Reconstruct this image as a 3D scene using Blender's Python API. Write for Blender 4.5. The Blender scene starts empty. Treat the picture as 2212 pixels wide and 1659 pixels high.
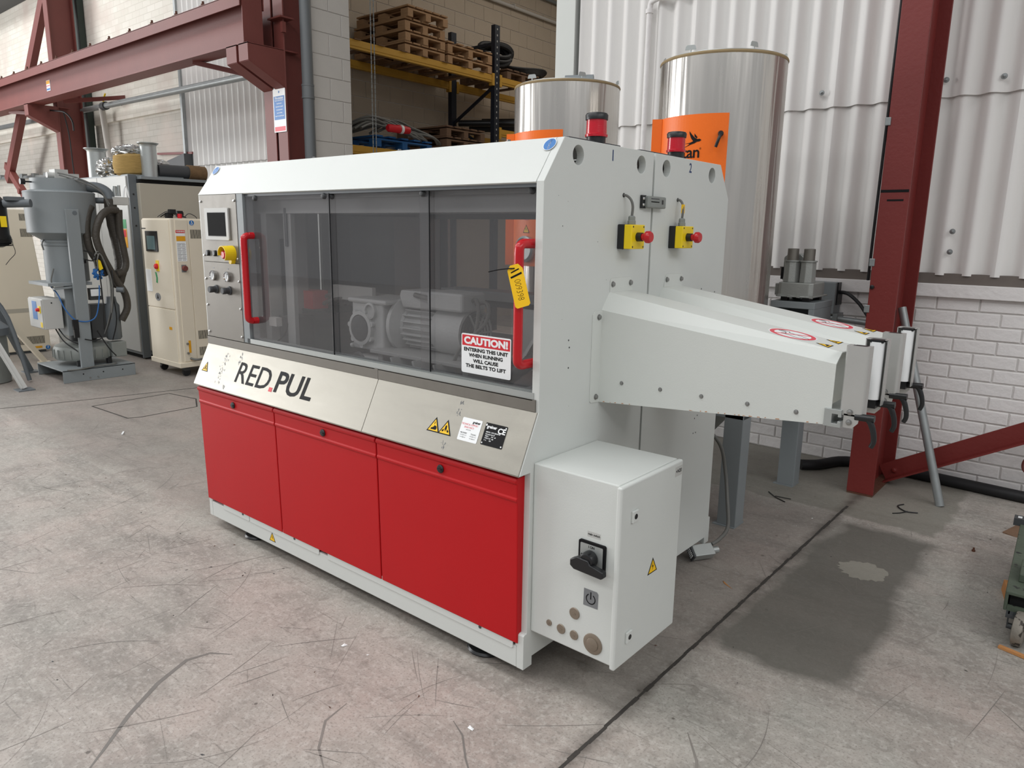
import bpy, bmesh, math, random
from mathutils import Vector, Matrix
random.seed(7)
R = math.radians
SC = bpy.context.scene
COL = SC.collection
# ------------------------------------------------------------------ camera
cd = bpy.data.cameras.new('camera'); cam = bpy.data.objects.new('camera', cd); COL.objects.link(cam)
cd.sensor_width = 36; cd.lens = 25.7007; cd.clip_start = .05; cd.clip_end = 200
rt = Vector((.765721, .642997, .015075)); up = Vector((-.142731, .147026, .978781)); fw = Vector((-.627136, .751624, -.204356))
m = Matrix((rt, up, -fw)).transposed().to_4x4(); m.translation = Vector((1.42238, -1.84428, 1.5522))
cam.matrix_world = m
SC.camera = cam
# ------------------------------------------------------------------ light
SC.view_settings.view_transform = 'Standard'; SC.view_settings.look = 'None'
SC.view_settings.gamma = 1; SC.view_settings.use_curve_mapping = False
SC.view_settings.exposure = -.08
w = bpy.data.worlds.new('hall_light'); SC.world = w; w.use_nodes = True
bg = w.node_tree.nodes['Background']; bg.inputs[0].default_value = (.93, .96, 1.0, 1); bg.inputs[1].default_value = .40
def area(name, loc, size, power, rot=(0, 0, 0), color=(1, 1, 1)):
    l = bpy.data.lights.new(name, 'AREA'); l.shape = 'RECTANGLE'; l.size, l.size_y = size
    l.energy = power; l.color = color
    o = bpy.data.objects.new(name, l); o.location = loc; o.rotation_euler = rot; COL.objects.link(o); return o
area('roof_and_fill_light', (-4.2, -1.9, 6.6), (10, 1.5), 290)
area('roof_and_fill_light', (-14.0, -.6, 6.6), (7, 2.0), 420)  # fill lamp added to brighten the upper left wall
area('roof_and_fill_light', (-1.0, -6.0, 6.6), (12, 1.8), 360)
area('roof_and_fill_light', (7.5, -2.0, 6.6), (2.5, 9.0), 430)  # added fill lamp, lights the faces turned to +X
area('loading_door', (-17.5, -6.0, 3.0), (5.0, 5.0), 1050, (R(78), 0, R(-66)))
area('back_bay_light', (-4.6, 8.2, 6.1), (2.5, 4.0), 60, color=(1, .93, .84))

# ------------------------------------------------------------------ materials
def lin(c):
    return tuple(((v/255)/12.92 if v/255 <= .04045 else ((v/255+.055)/1.055)**2.4) for v in c) + (1,)
def nodes_of(name):
    m = bpy.data.materials.new(name); m.use_nodes = True
    return m, m.node_tree.nodes, m.node_tree.links, m.node_tree.nodes['Principled BSDF']
def mat(name, rgb, rough=.5, metal=0, var=.06, vs=4, stretch=(1, 1, 1), bump=0, bs=60, bstretch=None, spot=None, spotamt=0, coat=0, spots=30, rvar=0, bd=.01, sp=.5):
    m, N, L, P = nodes_of(name)
    tc = N.new('ShaderNodeTexCoord'); mp = N.new('ShaderNodeMapping'); mp.inputs['Scale'].default_value = stretch
    L.new(tc.outputs['Object'], mp.inputs[0])
    n = N.new('ShaderNodeTexNoise'); n.inputs['Scale'].default_value = vs; n.inputs['Detail'].default_value = 5
    L.new(mp.outputs[0], n.inputs[0])
    mx = N.new('ShaderNodeMix'); mx.data_type = 'RGBA'; c = lin(rgb)
    mx.inputs[6].default_value = tuple(v*(1-var) for v in c[:3]) + (1,); mx.inputs[7].default_value = tuple(min(1, v*(1+var)) for v in c[:3]) + (1,)
    L.new(n.outputs[0], mx.inputs[0]); out = mx.outputs[2]
    if spot:
        n2 = N.new('ShaderNodeTexNoise'); n2.inputs['Scale'].default_value = spots; n2.inputs['Detail'].default_value = 3
        L.new(mp.outputs[0], n2.inputs[0])
        r = N.new('ShaderNodeValToRGB'); r.color_ramp.elements[0].position = .70-spotamt*.2; r.color_ramp.elements[1].position = .74-spotamt*.2
        L.new(n2.outputs[0], r.inputs[0])
        m2 = N.new('ShaderNodeMix'); m2.data_type = 'RGBA'; m2.inputs[7].default_value = lin(spot)
        L.new(out, m2.inputs[6]); L.new(r.outputs[0], m2.inputs[0]); out = m2.outputs[2]
    L.new(out, P.inputs['Base Color'])
    P.inputs['Roughness'].default_value = rough; P.inputs['Metallic'].default_value = metal
    P.inputs['Specular IOR Level'].default_value = sp
    if rvar:
        mr = N.new('ShaderNodeMapRange'); mr.inputs[3].default_value = max(0, rough-rvar); mr.inputs[4].default_value = min(1, rough+rvar)
        L.new(n.outputs[0], mr.inputs[0]); L.new(mr.outputs[0], P.inputs['Roughness'])
    if coat: P.inputs['Coat Weight'].default_value = coat; P.inputs['Coat Roughness'].default_value = .15
    if bump:
        n3 = N.new('ShaderNodeTexNoise'); n3.inputs['Scale'].default_value = bs; n3.inputs['Detail'].default_value = 3
        if bstretch:
            mp2 = N.new('ShaderNodeMapping'); mp2.inputs['Scale'].default_value = bstretch; L.new(tc.outputs['Object'], mp2.inputs[0]); L.new(mp2.outputs[0], n3.inputs[0])
        else: L.new(mp.outputs[0], n3.inputs[0])
        b = N.new('ShaderNodeBump'); b.inputs['Strength'].default_value = bump; b.inputs['Distance'].default_value = bd
        L.new(n3.outputs[0], b.inputs['Height']); L.new(b.outputs[0], P.inputs['Normal'])
    return m
def glassy(name, tint, rough=.02, haze=.0):
    m, N, L, P = nodes_of(name); N.remove(P)
    t = N.new('ShaderNodeBsdfTransparent'); t.inputs[0].default_value = tint
    g = N.new('ShaderNodeBsdfGlossy'); g.inputs['Roughness'].default_value = rough; g.inputs[0].default_value = (.9, .9, .9, 1)
    fr = N.new('ShaderNodeFresnel'); fr.inputs[0].default_value = 1.5
    hz = N.new('ShaderNodeMixShader'); hz.inputs[0].default_value = haze; df = N.new('ShaderNodeBsdfDiffuse'); df.inputs[0].default_value = (.5, .5, .51, 1)
    L.new(t.outputs[0], hz.inputs[1]); L.new(df.outputs[0], hz.inputs[2])
    mx = N.new('ShaderNodeMixShader'); gm = N.new('ShaderNodeNewGeometry'); ml = N.new('ShaderNodeMath'); ml.operation = 'MULTIPLY'; sb = N.new('ShaderNodeMath'); sb.operation = 'SUBTRACT'; sb.inputs[0].default_value = 1
    L.new(gm.outputs['Backfacing'], sb.inputs[1]); L.new(fr.outputs[0], ml.inputs[0]); L.new(sb.outputs[0], ml.inputs[1]); L.new(ml.outputs[0], mx.inputs[0]); L.new(hz.outputs[0], mx.inputs[1]); L.new(g.outputs[0], mx.inputs[2])
    L.new(mx.outputs[0], N['Material Output'].inputs[0]); return m
WHITE = mat('white_powder_coat', (207, 210, 206), .45, var=.02, bump=.12, bs=260, bd=.0025)
WHITEW = mat('worn_white_enamel', (210, 213, 208), .42, var=.03, bump=.12, bs=240, bd=.0025, spot=(120, 112, 100), spotamt=-.35, spots=18)
RED = mat('red_powder_coat', (184, 8, 18), .5, var=.05, sp=.3, bump=.1, bs=220, bd=.002)
REDG = mat('red_gloss_plastic', (188, 20, 30), .25, var=.03)
STEEL = mat('brushed_stainless', (166, 162, 152), .40, .8, var=.07, vs=5, stretch=(1, 6, 6), bump=.1, bs=90, bstretch=(1, 30, 30), rvar=.08)
STEELV = mat('brushed_stainless_upright', (126, 122, 115), .46, .5, var=.10, vs=6, stretch=(2, 2, 1), bump=.08, bs=90, bstretch=(20, 20, 1), rvar=.1)
ROLLSTEEL = mat('formed_stainless', (190, 190, 187), .38, .5, var=.08, vs=9, bump=.05, bs=80)
ALU = mat('anodised_aluminium', (176, 180, 178), .38, .55, var=.04, stretch=(1, 8, 8), vs=8)
CHROME = mat('chrome', (205, 205, 205), .16, 1, var=.02)
ZINC = mat('zinc_plated_bolt', (150, 150, 148), .35, .8, var=.1, vs=30)
GREYC = mat('cast_grey_paint', (134, 138, 134), .5, .1, var=.08, vs=10, bump=.15, bs=80)
WORKS = mat('lightened_casting_grey', (186, 188, 186), .6, .05, var=.1, vs=12, bump=.15, bs=80)  # casting grey lightened to brighten the dim works inside the machine
GREYD = mat('dark_machine_grey', (62, 64, 66), .55, var=.1)
INNER = mat('inner_panel_grey', (150, 152, 150), .5, var=.06, vs=3)
DARKP = mat('matt_dark_glass', (10, 10, 11), .7, var=.02, sp=.1)
BLACK = mat('black_plastic', (22, 23, 25), .38, var=.05)
RUBBER = mat('black_rubber', (24, 24, 26), .6, var=.15, vs=8, bump=.1)
BLACKH = mat('ribbed_dark_hose', (62, 57, 50), .55, var=.12, bump=.5, bs=60)
YEL = mat('yellow_plastic', (238, 206, 14), .4, var=.03)
YELS = mat('yellow_label', (248, 196, 10), .5, var=.02)
AMB = mat('amber_label', (226, 160, 12), .5, var=.04)
BLK = mat('black_print', (16, 16, 18), .6, var=.02, sp=.2)
WHT = mat('white_print', (236, 238, 238), .45, var=.01)
REDP = mat('red_print', (206, 24, 38), .45, var=.02)
PINKP = mat('faded_red_print', (218, 70, 84), .45, var=.04)
BLUEP = mat('blue_print', (36, 110, 178), .45, var=.03)
GRNP = mat('green_print', (60, 150, 96), .5, var=.03)
GREYP = mat('grey_print', (120, 122, 124), .45, var=.02)
SCREEN = mat('dark_screen', (34, 35, 37), .4, var=.05, sp=.25)
LCD = mat('lcd_glass', (92, 116, 118), .25, var=.1)
LENS = mat('red_lens', (190, 10, 34), .2, var=.18, vs=10, bump=.25, bs=30, bstretch=(1, 1, 14), bd=.002, coat=.4)
POLY = glassy('tinted_polycarbonate', (.86, .855, .86, 1), haze=.075)
POLYC = glassy('clear_polycarbonate', (.95, .95, .95, 1))
TANK = mat('rolled_aluminium_jacket', (198, 194, 188), .28, .88, var=.16, vs=3, stretch=(3.2, 3.2, .25), bump=.5, bs=3.0, bstretch=(2.6, 2.6, .14), rvar=.08, bd=.05)
RIM = mat('wool_edge_tan', (150, 130, 96), .8, var=.2, vs=20)
ORANGE = mat('orange_enamel', (246, 112, 4), .42, var=.04, bump=.05, bs=100)
RO = mat('red_oxide_paint', (114, 58, 52), .52, var=.14, vs=3, bump=.08, bs=50, spot=(160, 110, 100), spotamt=-.4, spots=26)
ROC = mat('crimson_column_paint', (116, 38, 34), .5, var=.12, vs=3, bump=.12, bs=40, spot=(168, 120, 108), spotamt=-.35, spots=22)
CHIP = mat('rust_chip', (176, 112, 52), .8, var=.3, vs=60)
RUST = mat('rusty_steel', (92, 56, 40), .75, var=.25, vs=20, bump=.3)
GALV = mat('galvanised_tube', (146, 150, 150), .45, .5, var=.15, vs=14)
WALLP = mat('white_wall_paint', (232, 229, 227), .62, var=.05, vs=4, bump=.5, bs=26, spot=(120, 110, 104), spotamt=-.42, spots=24)
MORT = mat('painted_mortar', (214, 211, 208), .8, var=.08, vs=8, bump=.5, bs=40)
SHEET = mat('white_painted_cladding', (232, 230, 227), .85, var=.03, vs=2, bump=.06, bs=30, spot=(70, 66, 62), spotamt=-.62, spots=16)
PIERP = mat('white_block_paint', (200, 196, 190), .7, var=.04, vs=5, bump=.25, bs=60)
BLOCKP = mat('cream_block_paint', (190, 176, 158), .75, var=.05, vs=4, bump=.35, bs=50)
WOOD = mat('pallet_pine', (168, 132, 96), .75, var=.22, vs=6, stretch=(1, 7, 7), bump=.3, bs=40)
WOODD = mat('weathered_pallet_wood', (112, 86, 66), .8, var=.2, vs=6, stretch=(1, 7, 7), bump=.3, bs=40)
BLUEW = mat('blue_painted_pallet', (24, 84, 138), .7, var=.2, vs=7)
RACKY = mat('yellow_rack_beam', (196, 150, 56), .5, var=.08, vs=5, stretch=(6, 1, 6))
RACKB = mat('dark_blue_upright', (26, 32, 44), .5, var=.1)
GREYM = mat('mid_grey_enamel', (132, 138, 140), .5, var=.05, vs=3, bump=.05)
GREYL = mat('light_grey_enamel', (186, 186, 182), .5, var=.04, vs=3)
GREYB = mat('beige_grey_enamel', (176, 170, 156), .55, var=.03, vs=3)
GREYS = mat('slate_grey_enamel', (98, 104, 108), .5, var=.05)
CREAM = mat('cream_enamel', (222, 212, 192), .5, var=.04, vs=3, spot=(150, 128, 100), spotamt=-.42, spots=14)
FOIL = mat('crumpled_foil', (190, 190, 188), .25, .95, var=.2, vs=16, bump=1.0, bs=16)
WOOL = mat('mineral_wool', (172, 142, 84), .95, var=.3, vs=14, stretch=(1, 1, 8), bump=.6, bs=40)
WOOLD = mat('brown_fibre_lagging', (110, 86, 58), .95, var=.35, vs=18, bump=.7, bs=50)
PVC = mat('grey_pvc_downpipe', (104, 108, 110), .4, var=.04)
GREEN = mat('dark_green_steel', (44, 56, 50), .5, var=.12, vs=10)
GREENW = mat('worn_green_paint', (78, 88, 74), .6, var=.2, vs=8, bump=.2, spot=(36, 38, 36), spotamt=.45, spots=22)
GREYCABLE = mat('grey_cable', (104, 104, 100), .5, var=.06)
BLUEC = mat('blue_hose', (34, 96, 160), .4, var=.05)
WHEEL = mat('scuffed_nylon_wheel', (138, 132, 122), .6, .1, var=.35, vs=18, bump=.3, spot=(60, 54, 48), spotamt=.7, spots=30)
DIRT = mat('joint_dirt', (58, 54, 50), .85, var=.25, vs=30, bump=.4)
CERAM = mat('pale_patch_concrete', (144, 140, 130), .7, var=.08, vs=20, bump=.3)
GAPB = mat('gap_shade', (112, 104, 98), .8, var=.2, vs=8)
DARKGAP = mat('dark_recess', (20, 20, 20), .9, var=.1)

# ------------------------------------------------------------------ mesh builder
WPOS = {}
class MB:
    def __init__(s, *mats): s.v = []; s.f = []; s.mi = []; s.sm = []; s.mats = list(mats); s.k = 0; s.M = None
    def add(s, vs, fs, smooth=False):
        o = len(s.v)
        s.v += [(s.M @ Vector(p)) if s.M is not None else Vector(p) for p in vs]
        for f in fs: s.f.append([i+o for i in f]); s.mi.append(s.k); s.sm.append(smooth)
        return s
    def box(s, a, b):
        x0, y0, z0 = [min(a[i], b[i]) for i in range(3)]; x1, y1, z1 = [max(a[i], b[i]) for i in range(3)]
        return s.add([(x0,y0,z0),(x1,y0,z0),(x1,y1,z0),(x0,y1,z0),(x0,y0,z1),(x1,y0,z1),(x1,y1,z1),(x0,y1,z1)],
                     [(0,3,2,1),(4,5,6,7),(0,1,5,4),(1,2,6,5),(2,3,7,6),(3,0,4,7)])
    def bar(s, p0, p1, w, h, up=(0, 0, 1)):
        p0 = Vector(p0); p1 = Vector(p1); d = (p1-p0).normalized(); u = Vector(up); a = d.cross(u)
        if a.length < 1e-5: a = d.cross(Vector((1, 0, 0)))
        a.normalize(); b = a.cross(d); vs = []
        for p in (p0, p1):
            for i, j in ((-1,-1),(1,-1),(1,1),(-1,1)): vs.append(p + a*(i*w/2) + b*(j*h/2))
        return s.add(vs, [(3,2,1,0),(4,5,6,7),(0,1,5,4),(1,2,6,5),(2,3,7,6),(3,0,4,7)])
    def ring(s, c, a, b, r, n): return [c + a*(r*math.cos(2*math.pi*i/n)) + b*(r*math.sin(2*math.pi*i/n)) for i in range(n)]
    def cyl(s, p0, p1, r0, r1=None, n=20, cap=(1, 1), smooth=True):
        r1 = r0 if r1 is None else r1; return s.lathe([(r0, 0), (r1, (Vector(p1)-Vector(p0)).length)], p0, Vector(p1)-Vector(p0), n, cap, smooth)
    def lathe(s, prof, c, axis=(0, 0, 1), n=24, cap=(1, 1), smooth=True):
        c = Vector(c); d = Vector(axis).normalized(); a = d.orthogonal().normalized(); b = d.cross(a)
        vs = []; fs = []
        for r, h in prof: vs += s.ring(c+d*h, a, b, max(r, 1e-5), n)
        k = len(prof)
        for j in range(k-1):
            for i in range(n): i2 = (i+1) % n; fs.append((j*n+i, j*n+i2, (j+1)*n+i2, (j+1)*n+i))
        s.add(vs, fs, smooth); o = len(s.v)-len(vs)
        if cap[0]: s.f.append([o+i for i in range(n)][::-1]); s.mi.append(s.k); s.sm.append(False)
        if cap[1]: s.f.append([o+(k-1)*n+i for i in range(n)]); s.mi.append(s.k); s.sm.append(False)
        return s
    def tube(s, pts, r, n=10, sub=5, closed=False, rr=None):
        P = [Vector(p) for p in pts]
        if sub > 1 and len(P) > 2:
            Q = []
            for i in range(len(P)-1):
                a = P[max(i-1, 0)]; b = P[i]; c = P[i+1]; d = P[min(i+2, len(P)-1)]
                for t in range(sub):
                    t /= sub; Q.append(.5*((2*b)+(c-a)*t+(2*a-5*b+4*c-d)*t*t+(3*b-a-3*c+d)*t**3))
            P = Q+[P[-1]]
        vs = []; fs = []; prev = None
        for i, p in enumerate(P):
            d = (P[min(i+1, len(P)-1)]-P[max(i-1, 0)]).normalized()
            if prev is None: a = d.orthogonal().normalized()
            else:
                a = prev - d*prev.dot(d)
                a = a.normalized() if a.length > 1e-6 else d.orthogonal().normalized()
            prev = a; rad = rr(i, len(P)) if rr else r
            vs += s.ring(p, a, d.cross(a), rad, n)
        for j in range(len(P)-1):
            for i in range(n): i2 = (i+1) % n; fs.append((j*n+i, j*n+i2, (j+1)*n+i2, (j+1)*n+i))
        s.add(vs, fs, True); o = len(s.v)-len(vs)
        for e in ([o+i for i in range(n)][::-1], [o+(len(P)-1)*n+i for i in range(n)]): s.f.append(e); s.mi.append(s.k); s.sm.append(False)
        return s
    def prism(s, poly, o, u, v, n, d):   # 2D polygon in frame (o,u,v), extruded d along n
        o = Vector(o); u = Vector(u); v = Vector(v); n = Vector(n); k = len(poly)
        a = [o+u*x+v*y for x, y in poly]; b = [p+n*d for p in a]
        fs = [list(range(k))[::-1], [k+i for i in range(k)]]
        for i in range(k): j = (i+1) % k; fs.append((i, j, k+j, k+i))
        return s.add(a+b, fs)
    def disc(s, o, u, v, n, r, d, seg=24):
        return s.prism([(r*math.cos(2*math.pi*i/seg), r*math.sin(2*math.pi*i/seg)) for i in range(seg)], o, u, v, n, d)
    def holeplate(s, outer, holes, o, u, v, n, d, seg=20):
        bm = bmesh.new(); o = Vector(o); u = Vector(u); v = Vector(v); n = Vector(n); ed = []
        loops = [outer]+[[(cx+r*math.cos(2*math.pi*i/seg), cy+r*math.sin(2*math.pi*i/seg)) for i in range(seg)] if not isinstance(r, list) else r for cx, cy, r in holes]
        for lp in loops:
            vs = [bm.verts.new(o+u*x+v*y) for x, y in lp]
            for i in range(len(vs)): ed.append(bm.edges.new((vs[i], vs[(i+1) % len(vs)])))
        r = bmesh.ops.triangle_fill(bm, use_beauty=True, use_dissolve=False, edges=ed)
        g = bmesh.ops.extrude_face_region(bm, geom=bm.faces[:])
        bmesh.ops.translate(bm, verts=[e for e in g['geom'] if isinstance(e, bmesh.types.BMVert)], vec=n*d)
        bmesh.ops.recalc_face_normals(bm, faces=bm.faces[:]); bm.verts.index_update()
        s.add([x.co.copy() for x in bm.verts], [[q.index for q in f.verts] for f in bm.faces]); bm.free(); return s
    def text(s, body, o, u, v, n, size, sx=1, d=.0004, bold=0, shear=0, align='CENTER', sp=1, fit=None):
        c = bpy.data.curves.new('t', 'FONT'); c.body = body; c.size = size; c.align_x = align; c.align_y = 'CENTER'
        c.extrude = 0; c.offset = bold; c.shear = shear; c.space_character = sp; c.resolution_u = 3
        ob = bpy.data.objects.new('t', c); me = ob.to_mesh()
        o = Vector(o); u = Vector(u); v = Vector(v); n = Vector(n)
        sy = 1; ox = oy = 0
        if fit:
            xs = [p.co.x for p in me.vertices]; ys = [p.co.y for p in me.vertices]; ox = (min(xs)+max(xs))/2; oy = (min(ys)+max(ys))/2
            sx = fit[0]/(max(xs)-min(xs)); sy = fit[1]/(max(ys)-min(ys))
        s.add([o+u*((p.co.x-ox)*sx)+v*((p.co.y-oy)*sy)+n*d for p in me.vertices], [list(p.vertices) for p in me.polygons])
        ob.to_mesh_clear(); bpy.data.objects.remove(ob); bpy.data.curves.remove(c); return s
    def build(s, name, parent=None, bevel=0, fix=False, seg=2, origin=None, **props):
        me = bpy.data.meshes.new(name)
        xs = [p.x for p in s.v]; ys = [p.y for p in s.v]; zs = [p.z for p in s.v]
        c = Vector(origin) if origin else Vector(((min(xs)+max(xs))/2, (min(ys)+max(ys))/2, min(zs) if parent is None else (min(zs)+max(zs))/2))
        me.from_pydata([p-c for p in s.v], [], s.f)
        for mm in s.mats: me.materials.append(mm)
        me.polygons.foreach_set('material_index', s.mi); me.polygons.foreach_set('use_smooth', s.sm)
        if fix:
            bm = bmesh.new(); bm.from_mesh(me); bmesh.ops.recalc_face_normals(bm, faces=bm.faces[:]); bm.to_mesh(me); bm.free()
        me.update()
        if any(s.sm): me.set_sharp_from_angle(angle=R(38))
        o = bpy.data.objects.new(name, me); COL.objects.link(o); WPOS[o.name] = c
        if parent: o.parent = parent; o.location = c-WPOS[parent.name]
        else: o.location = c
        if bevel:
            b = o.modifiers.new('bevel', 'BEVEL'); b.width = bevel; b.segments = seg; b.limit_method = 'ANGLE'; b.angle_limit = R(40); b.harden_normals = False
        for k, val in props.items(): o[k] = val
        return o
def thing(name, label, cat, loc, group=None):
    o = bpy.data.objects.new(name, None); COL.objects.link(o); o.location = loc; WPOS[o.name] = Vector(loc); o.empty_display_size = .1
    o['label'] = label; o['category'] = cat
    if group: o['group'] = group
    return o
def tag(o, label, cat, group=None):
    o['label'] = label; o['category'] = cat
    if group: o['group'] = group
    return o
def copyof(src, c, parent=None):     # a piece sharing src's mesh, centred at c
    o = src.copy(); COL.objects.link(o); WPOS[o.name] = Vector(c)
    if parent: o.parent = parent; o.location = Vector(c)-WPOS[parent.name]
    else: o.location = c
    return o
X3 = (Vector((1,0,0)), Vector((0,1,0)), Vector((0,0,1)))
EX, EY, EZ = X3
FR = (EX, EZ, -EY)                 # frame facing -Y : u right, v up, n out
SD = (EY, EZ, EX)                  # frame facing +X
# slanted apron frame (facing -Y and up)
av = Vector((0, .0935, .1961)).normalized(); AP = (EX, av, Vector((0, -av.z, av.y)))
def rrect(w, h, r, n=4, cx=0, cy=0):
    out = []
    for sx, sy, a0 in ((1, 1, 0), (-1, 1, 90), (-1, -1, 180), (1, -1, 270)):
        for i in range(n+1):
            a = R(a0+90*i/n); out.append((cx+sx*(w/2-r)+r*math.cos(a), cy+sy*(h/2-r)+r*math.sin(a)))
    return out
def warn(name, o, fr, size, sym, parent):     # triangular warning label, 3 colours
    u, v, n = fr; b = MB(BLK, YELS); t = [(-.5, -.43), (.5, -.43), (0, .43)]; o = Vector(o)
    b.prism([(x*size, y*size) for x, y in t], o, u, v, n, .0006); b.k = 1
    b.prism([(x*size*.78, y*size*.78-.035*size) for x, y in t], o+n*.0006, u, v, n, .0003); b.k = 0
    q = o+n*.0009
    P = {'bolt': [[(.04,.18),(-.10,-.08),(0,-.06),(-.04,-.30),(.10,-.02),(.0,-.04)]],
         'hand': [[(-.22,-.30),(.20,-.30),(.24,-.18),(.18,-.08),(.02,-.05),(-.02,-.14),(-.2,-.22)], [(-.03,.16),(.03,.16),(.02,.0),(-.02,0)]],
         'person': [[(-.05,.10),(.05,.10),(.08,-.06),(.05,-.28),(0,-.12),(-.05,-.28),(-.08,-.06)], [(-.28,-.22),(-.12,-.10),(-.12,-.22),(-.2,-.3)], [(.28,-.22),(.12,-.10),(.12,-.22),(.2,-.3)]]}[sym]
    for pl in P: b.prism([(x*size, y*size) for x, y in pl], q, u, v, n, .0002)
    return b.build(name, parent)
def bolt(b, o, n, r=.008, h=.006):
    n = Vector(n).normalized(); o = Vector(o); b.lathe([(r*1.35, 0), (r*1.35, h*.25), (r, h*.3), (r, h), (r*.6, h*1.25)], o, n, 10)
# ------------------------------------------------------------------ floor
def floor_mat():
    m, N, L, P = nodes_of('worn_concrete')
    tc = N.new('ShaderNodeTexCoord'); G = tc.outputs['Object']
    def noise(scale, det=6, st=None, rot=0, dist=0):
        mp = N.new('ShaderNodeMapping'); L.new(G, mp.inputs[0])
        if st: mp.inputs['Scale'].default_value = st
        mp.inputs['Rotation'].default_value = (0, 0, rot)
        n = N.new('ShaderNodeTexNoise'); n.inputs['Scale'].default_value = scale; n.inputs['Detail'].default_value = det; n.inputs['Distortion'].default_value = dist; n.inputs['Roughness'].default_value = .62
        L.new(mp.outputs[0], n.inputs[0]); return n.outputs[0]
    def ramp(src, a, b, ca=(0, 0, 0, 1), cb=(1, 1, 1, 1)):
        r = N.new('ShaderNodeValToRGB'); r.color_ramp.elements[0].position = a; r.color_ramp.elements[1].position = b
        r.color_ramp.elements[0].color = ca; r.color_ramp.elements[1].color = cb; L.new(src, r.inputs[0]); return r.outputs[0]
    def mix(f, a, b, fac=1, mode='MIX'):
        x = N.new('ShaderNodeMix'); x.data_type = 'RGBA'; x.blend_type = mode
        if f is None: x.inputs[0].default_value = fac
        elif fac != 1:
            mm = N.new('ShaderNodeMath'); mm.operation = 'MULTIPLY'; mm.inputs[1].default_value = fac; L.new(f, mm.inputs[0]); L.new(mm.outputs[0], x.inputs[0])
        else: L.new(f, x.inputs[0])
        for i, c in ((6, a), (7, b)):
            if isinstance(c, tuple): x.inputs[i].default_value = c
            else: L.new(c, x.inputs[i])
        return x.outputs[2]
    c = mix(ramp(noise(.9, 5), .38, .62), lin((162, 159, 151)), lin((174, 161, 153)))
    c = mix(ramp(noise(2.3, 8, dist=.8), .45, .68), c, lin((124, 120, 113)), .55)
    c = mix(ramp(noise(1.1, 10, (1, 5, 1), R(28), .4), .50, .66), c, lin((118, 114, 108)), .55)
    c = mix(ramp(noise(9, 8, dist=.5), .46, .66), c, lin((186, 180, 172)), .28)
    c = mix(ramp(noise(17, 7, dist=1), .55, .66), c, lin((112, 106, 99)), .38)
    c = mix(ramp(noise(42, 5), .5, .66), c, lin((200, 195, 188)), .42)
    c = mix(ramp(noise(120, 4), .52, .68), c, lin((104, 97, 90)), .55)
    for sc, st, rot, amt, lo in ((3, (1, 16, 1), .5, .45, .63), (4, (1, 22, 1), -.9, .42, .64), (5, (1, 26, 1), 1.3, .38, .65), (2, (1, 30, 1), 2.2, .4, .65)):
        c = mix(ramp(noise(sc, 8, st, rot, .3), lo, lo+.05), c, lin((92, 88, 82)), amt)
    v = N.new('ShaderNodeTexVoronoi'); v.feature = 'DISTANCE_TO_EDGE'; v.inputs['Scale'].default_value = .42
    mp = N.new('ShaderNodeMapping'); L.new(G, mp.inputs[0])
    nn = N.new('ShaderNodeTexNoise'); nn.inputs['Scale'].default_value = 3; nn.inputs['Detail'].default_value = 8
    L.new(mp.outputs[0], nn.inputs[0]); va = N.new('ShaderNodeVectorMath'); va.operation = 'MULTIPLY_ADD'; va.inputs[1].default_value = (.9, .9, 0)
    L.new(nn.outputs[1], va.inputs[0]); L.new(mp.outputs[0], va.inputs[2]); L.new(va.outputs[0], v.inputs[0])
    c = mix(ramp(v.outputs[0], .0, .0022, (1, 1, 1, 1), (0, 0, 0, 1)), c, lin((104, 94, 88)), .3)
    v2 = N.new('ShaderNodeTexVoronoi'); v2.inputs['Scale'].default_value = 6; L.new(G, v2.inputs[0])   # small dark specks
    c = mix(ramp(v2.outputs[0], .035, .05, (1, 1, 1, 1), (0, 0, 0, 1)), c, lin((70, 64, 58)), .75)
    va2 = N.new('ShaderNodeVectorMath'); va2.operation = 'MULTIPLY_ADD'; va2.inputs[1].default_value = (.22, .22, 0); L.new(nn.outputs[1], va2.inputs[0]); L.new(mp.outputs[0], va2.inputs[2])
    # one darker green-grey cast patch (a re-laid slab) and a smaller one by the column; soft wobbling edges
    sx = N.new('ShaderNodeSeparateXYZ'); L.new(va2.outputs[0], sx.inputs[0])
    def box(x0, x1, y0, y1, s):
        def side(o, a, sg):
            r = N.new('ShaderNodeMapRange'); r.inputs[1].default_value = a-s*sg; r.inputs[2].default_value = a+s*sg; L.new(o, r.inputs[0]); return r.outputs[0]
        a = side(sx.outputs[0], x0, 1)
        for o, q, sg in ((sx.outputs[0], x1, -1), (sx.outputs[1], y0, 1), (sx.outputs[1], y1, -1)):
            mm = N.new('ShaderNodeMath'); mm.operation = 'MULTIPLY'; L.new(a, mm.inputs[0]); L.new(side(o, q, sg), mm.inputs[1]); a = mm.outputs[0]
        return a
    c = mix(box(.49, .96, .76, 2.40, .035), c, lin((92, 90, 83)), .82)
    c = mix(box(-1.2, .95, 2.50, 9, .012), c, lin((120, 118, 108)), .7)
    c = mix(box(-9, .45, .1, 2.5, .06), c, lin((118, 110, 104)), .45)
    sj = N.new('ShaderNodeSeparateXYZ'); L.new(G, sj.inputs[0])     # oily dirt either side of the joint
    ms = N.new('ShaderNodeMath'); ms.operation = 'SUBTRACT'; ms.inputs[1].default_value = .338; L.new(sj.outputs[0], ms.inputs[0])
    ma = N.new('ShaderNodeMath'); ma.operation = 'ABSOLUTE'; L.new(ms.outputs[0], ma.inputs[0])
    mk = N.new('ShaderNodeMapRange'); mk.inputs[1].default_value = .055; mk.inputs[2].default_value = .004; L.new(ma.outputs[0], mk.inputs[0])
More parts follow.
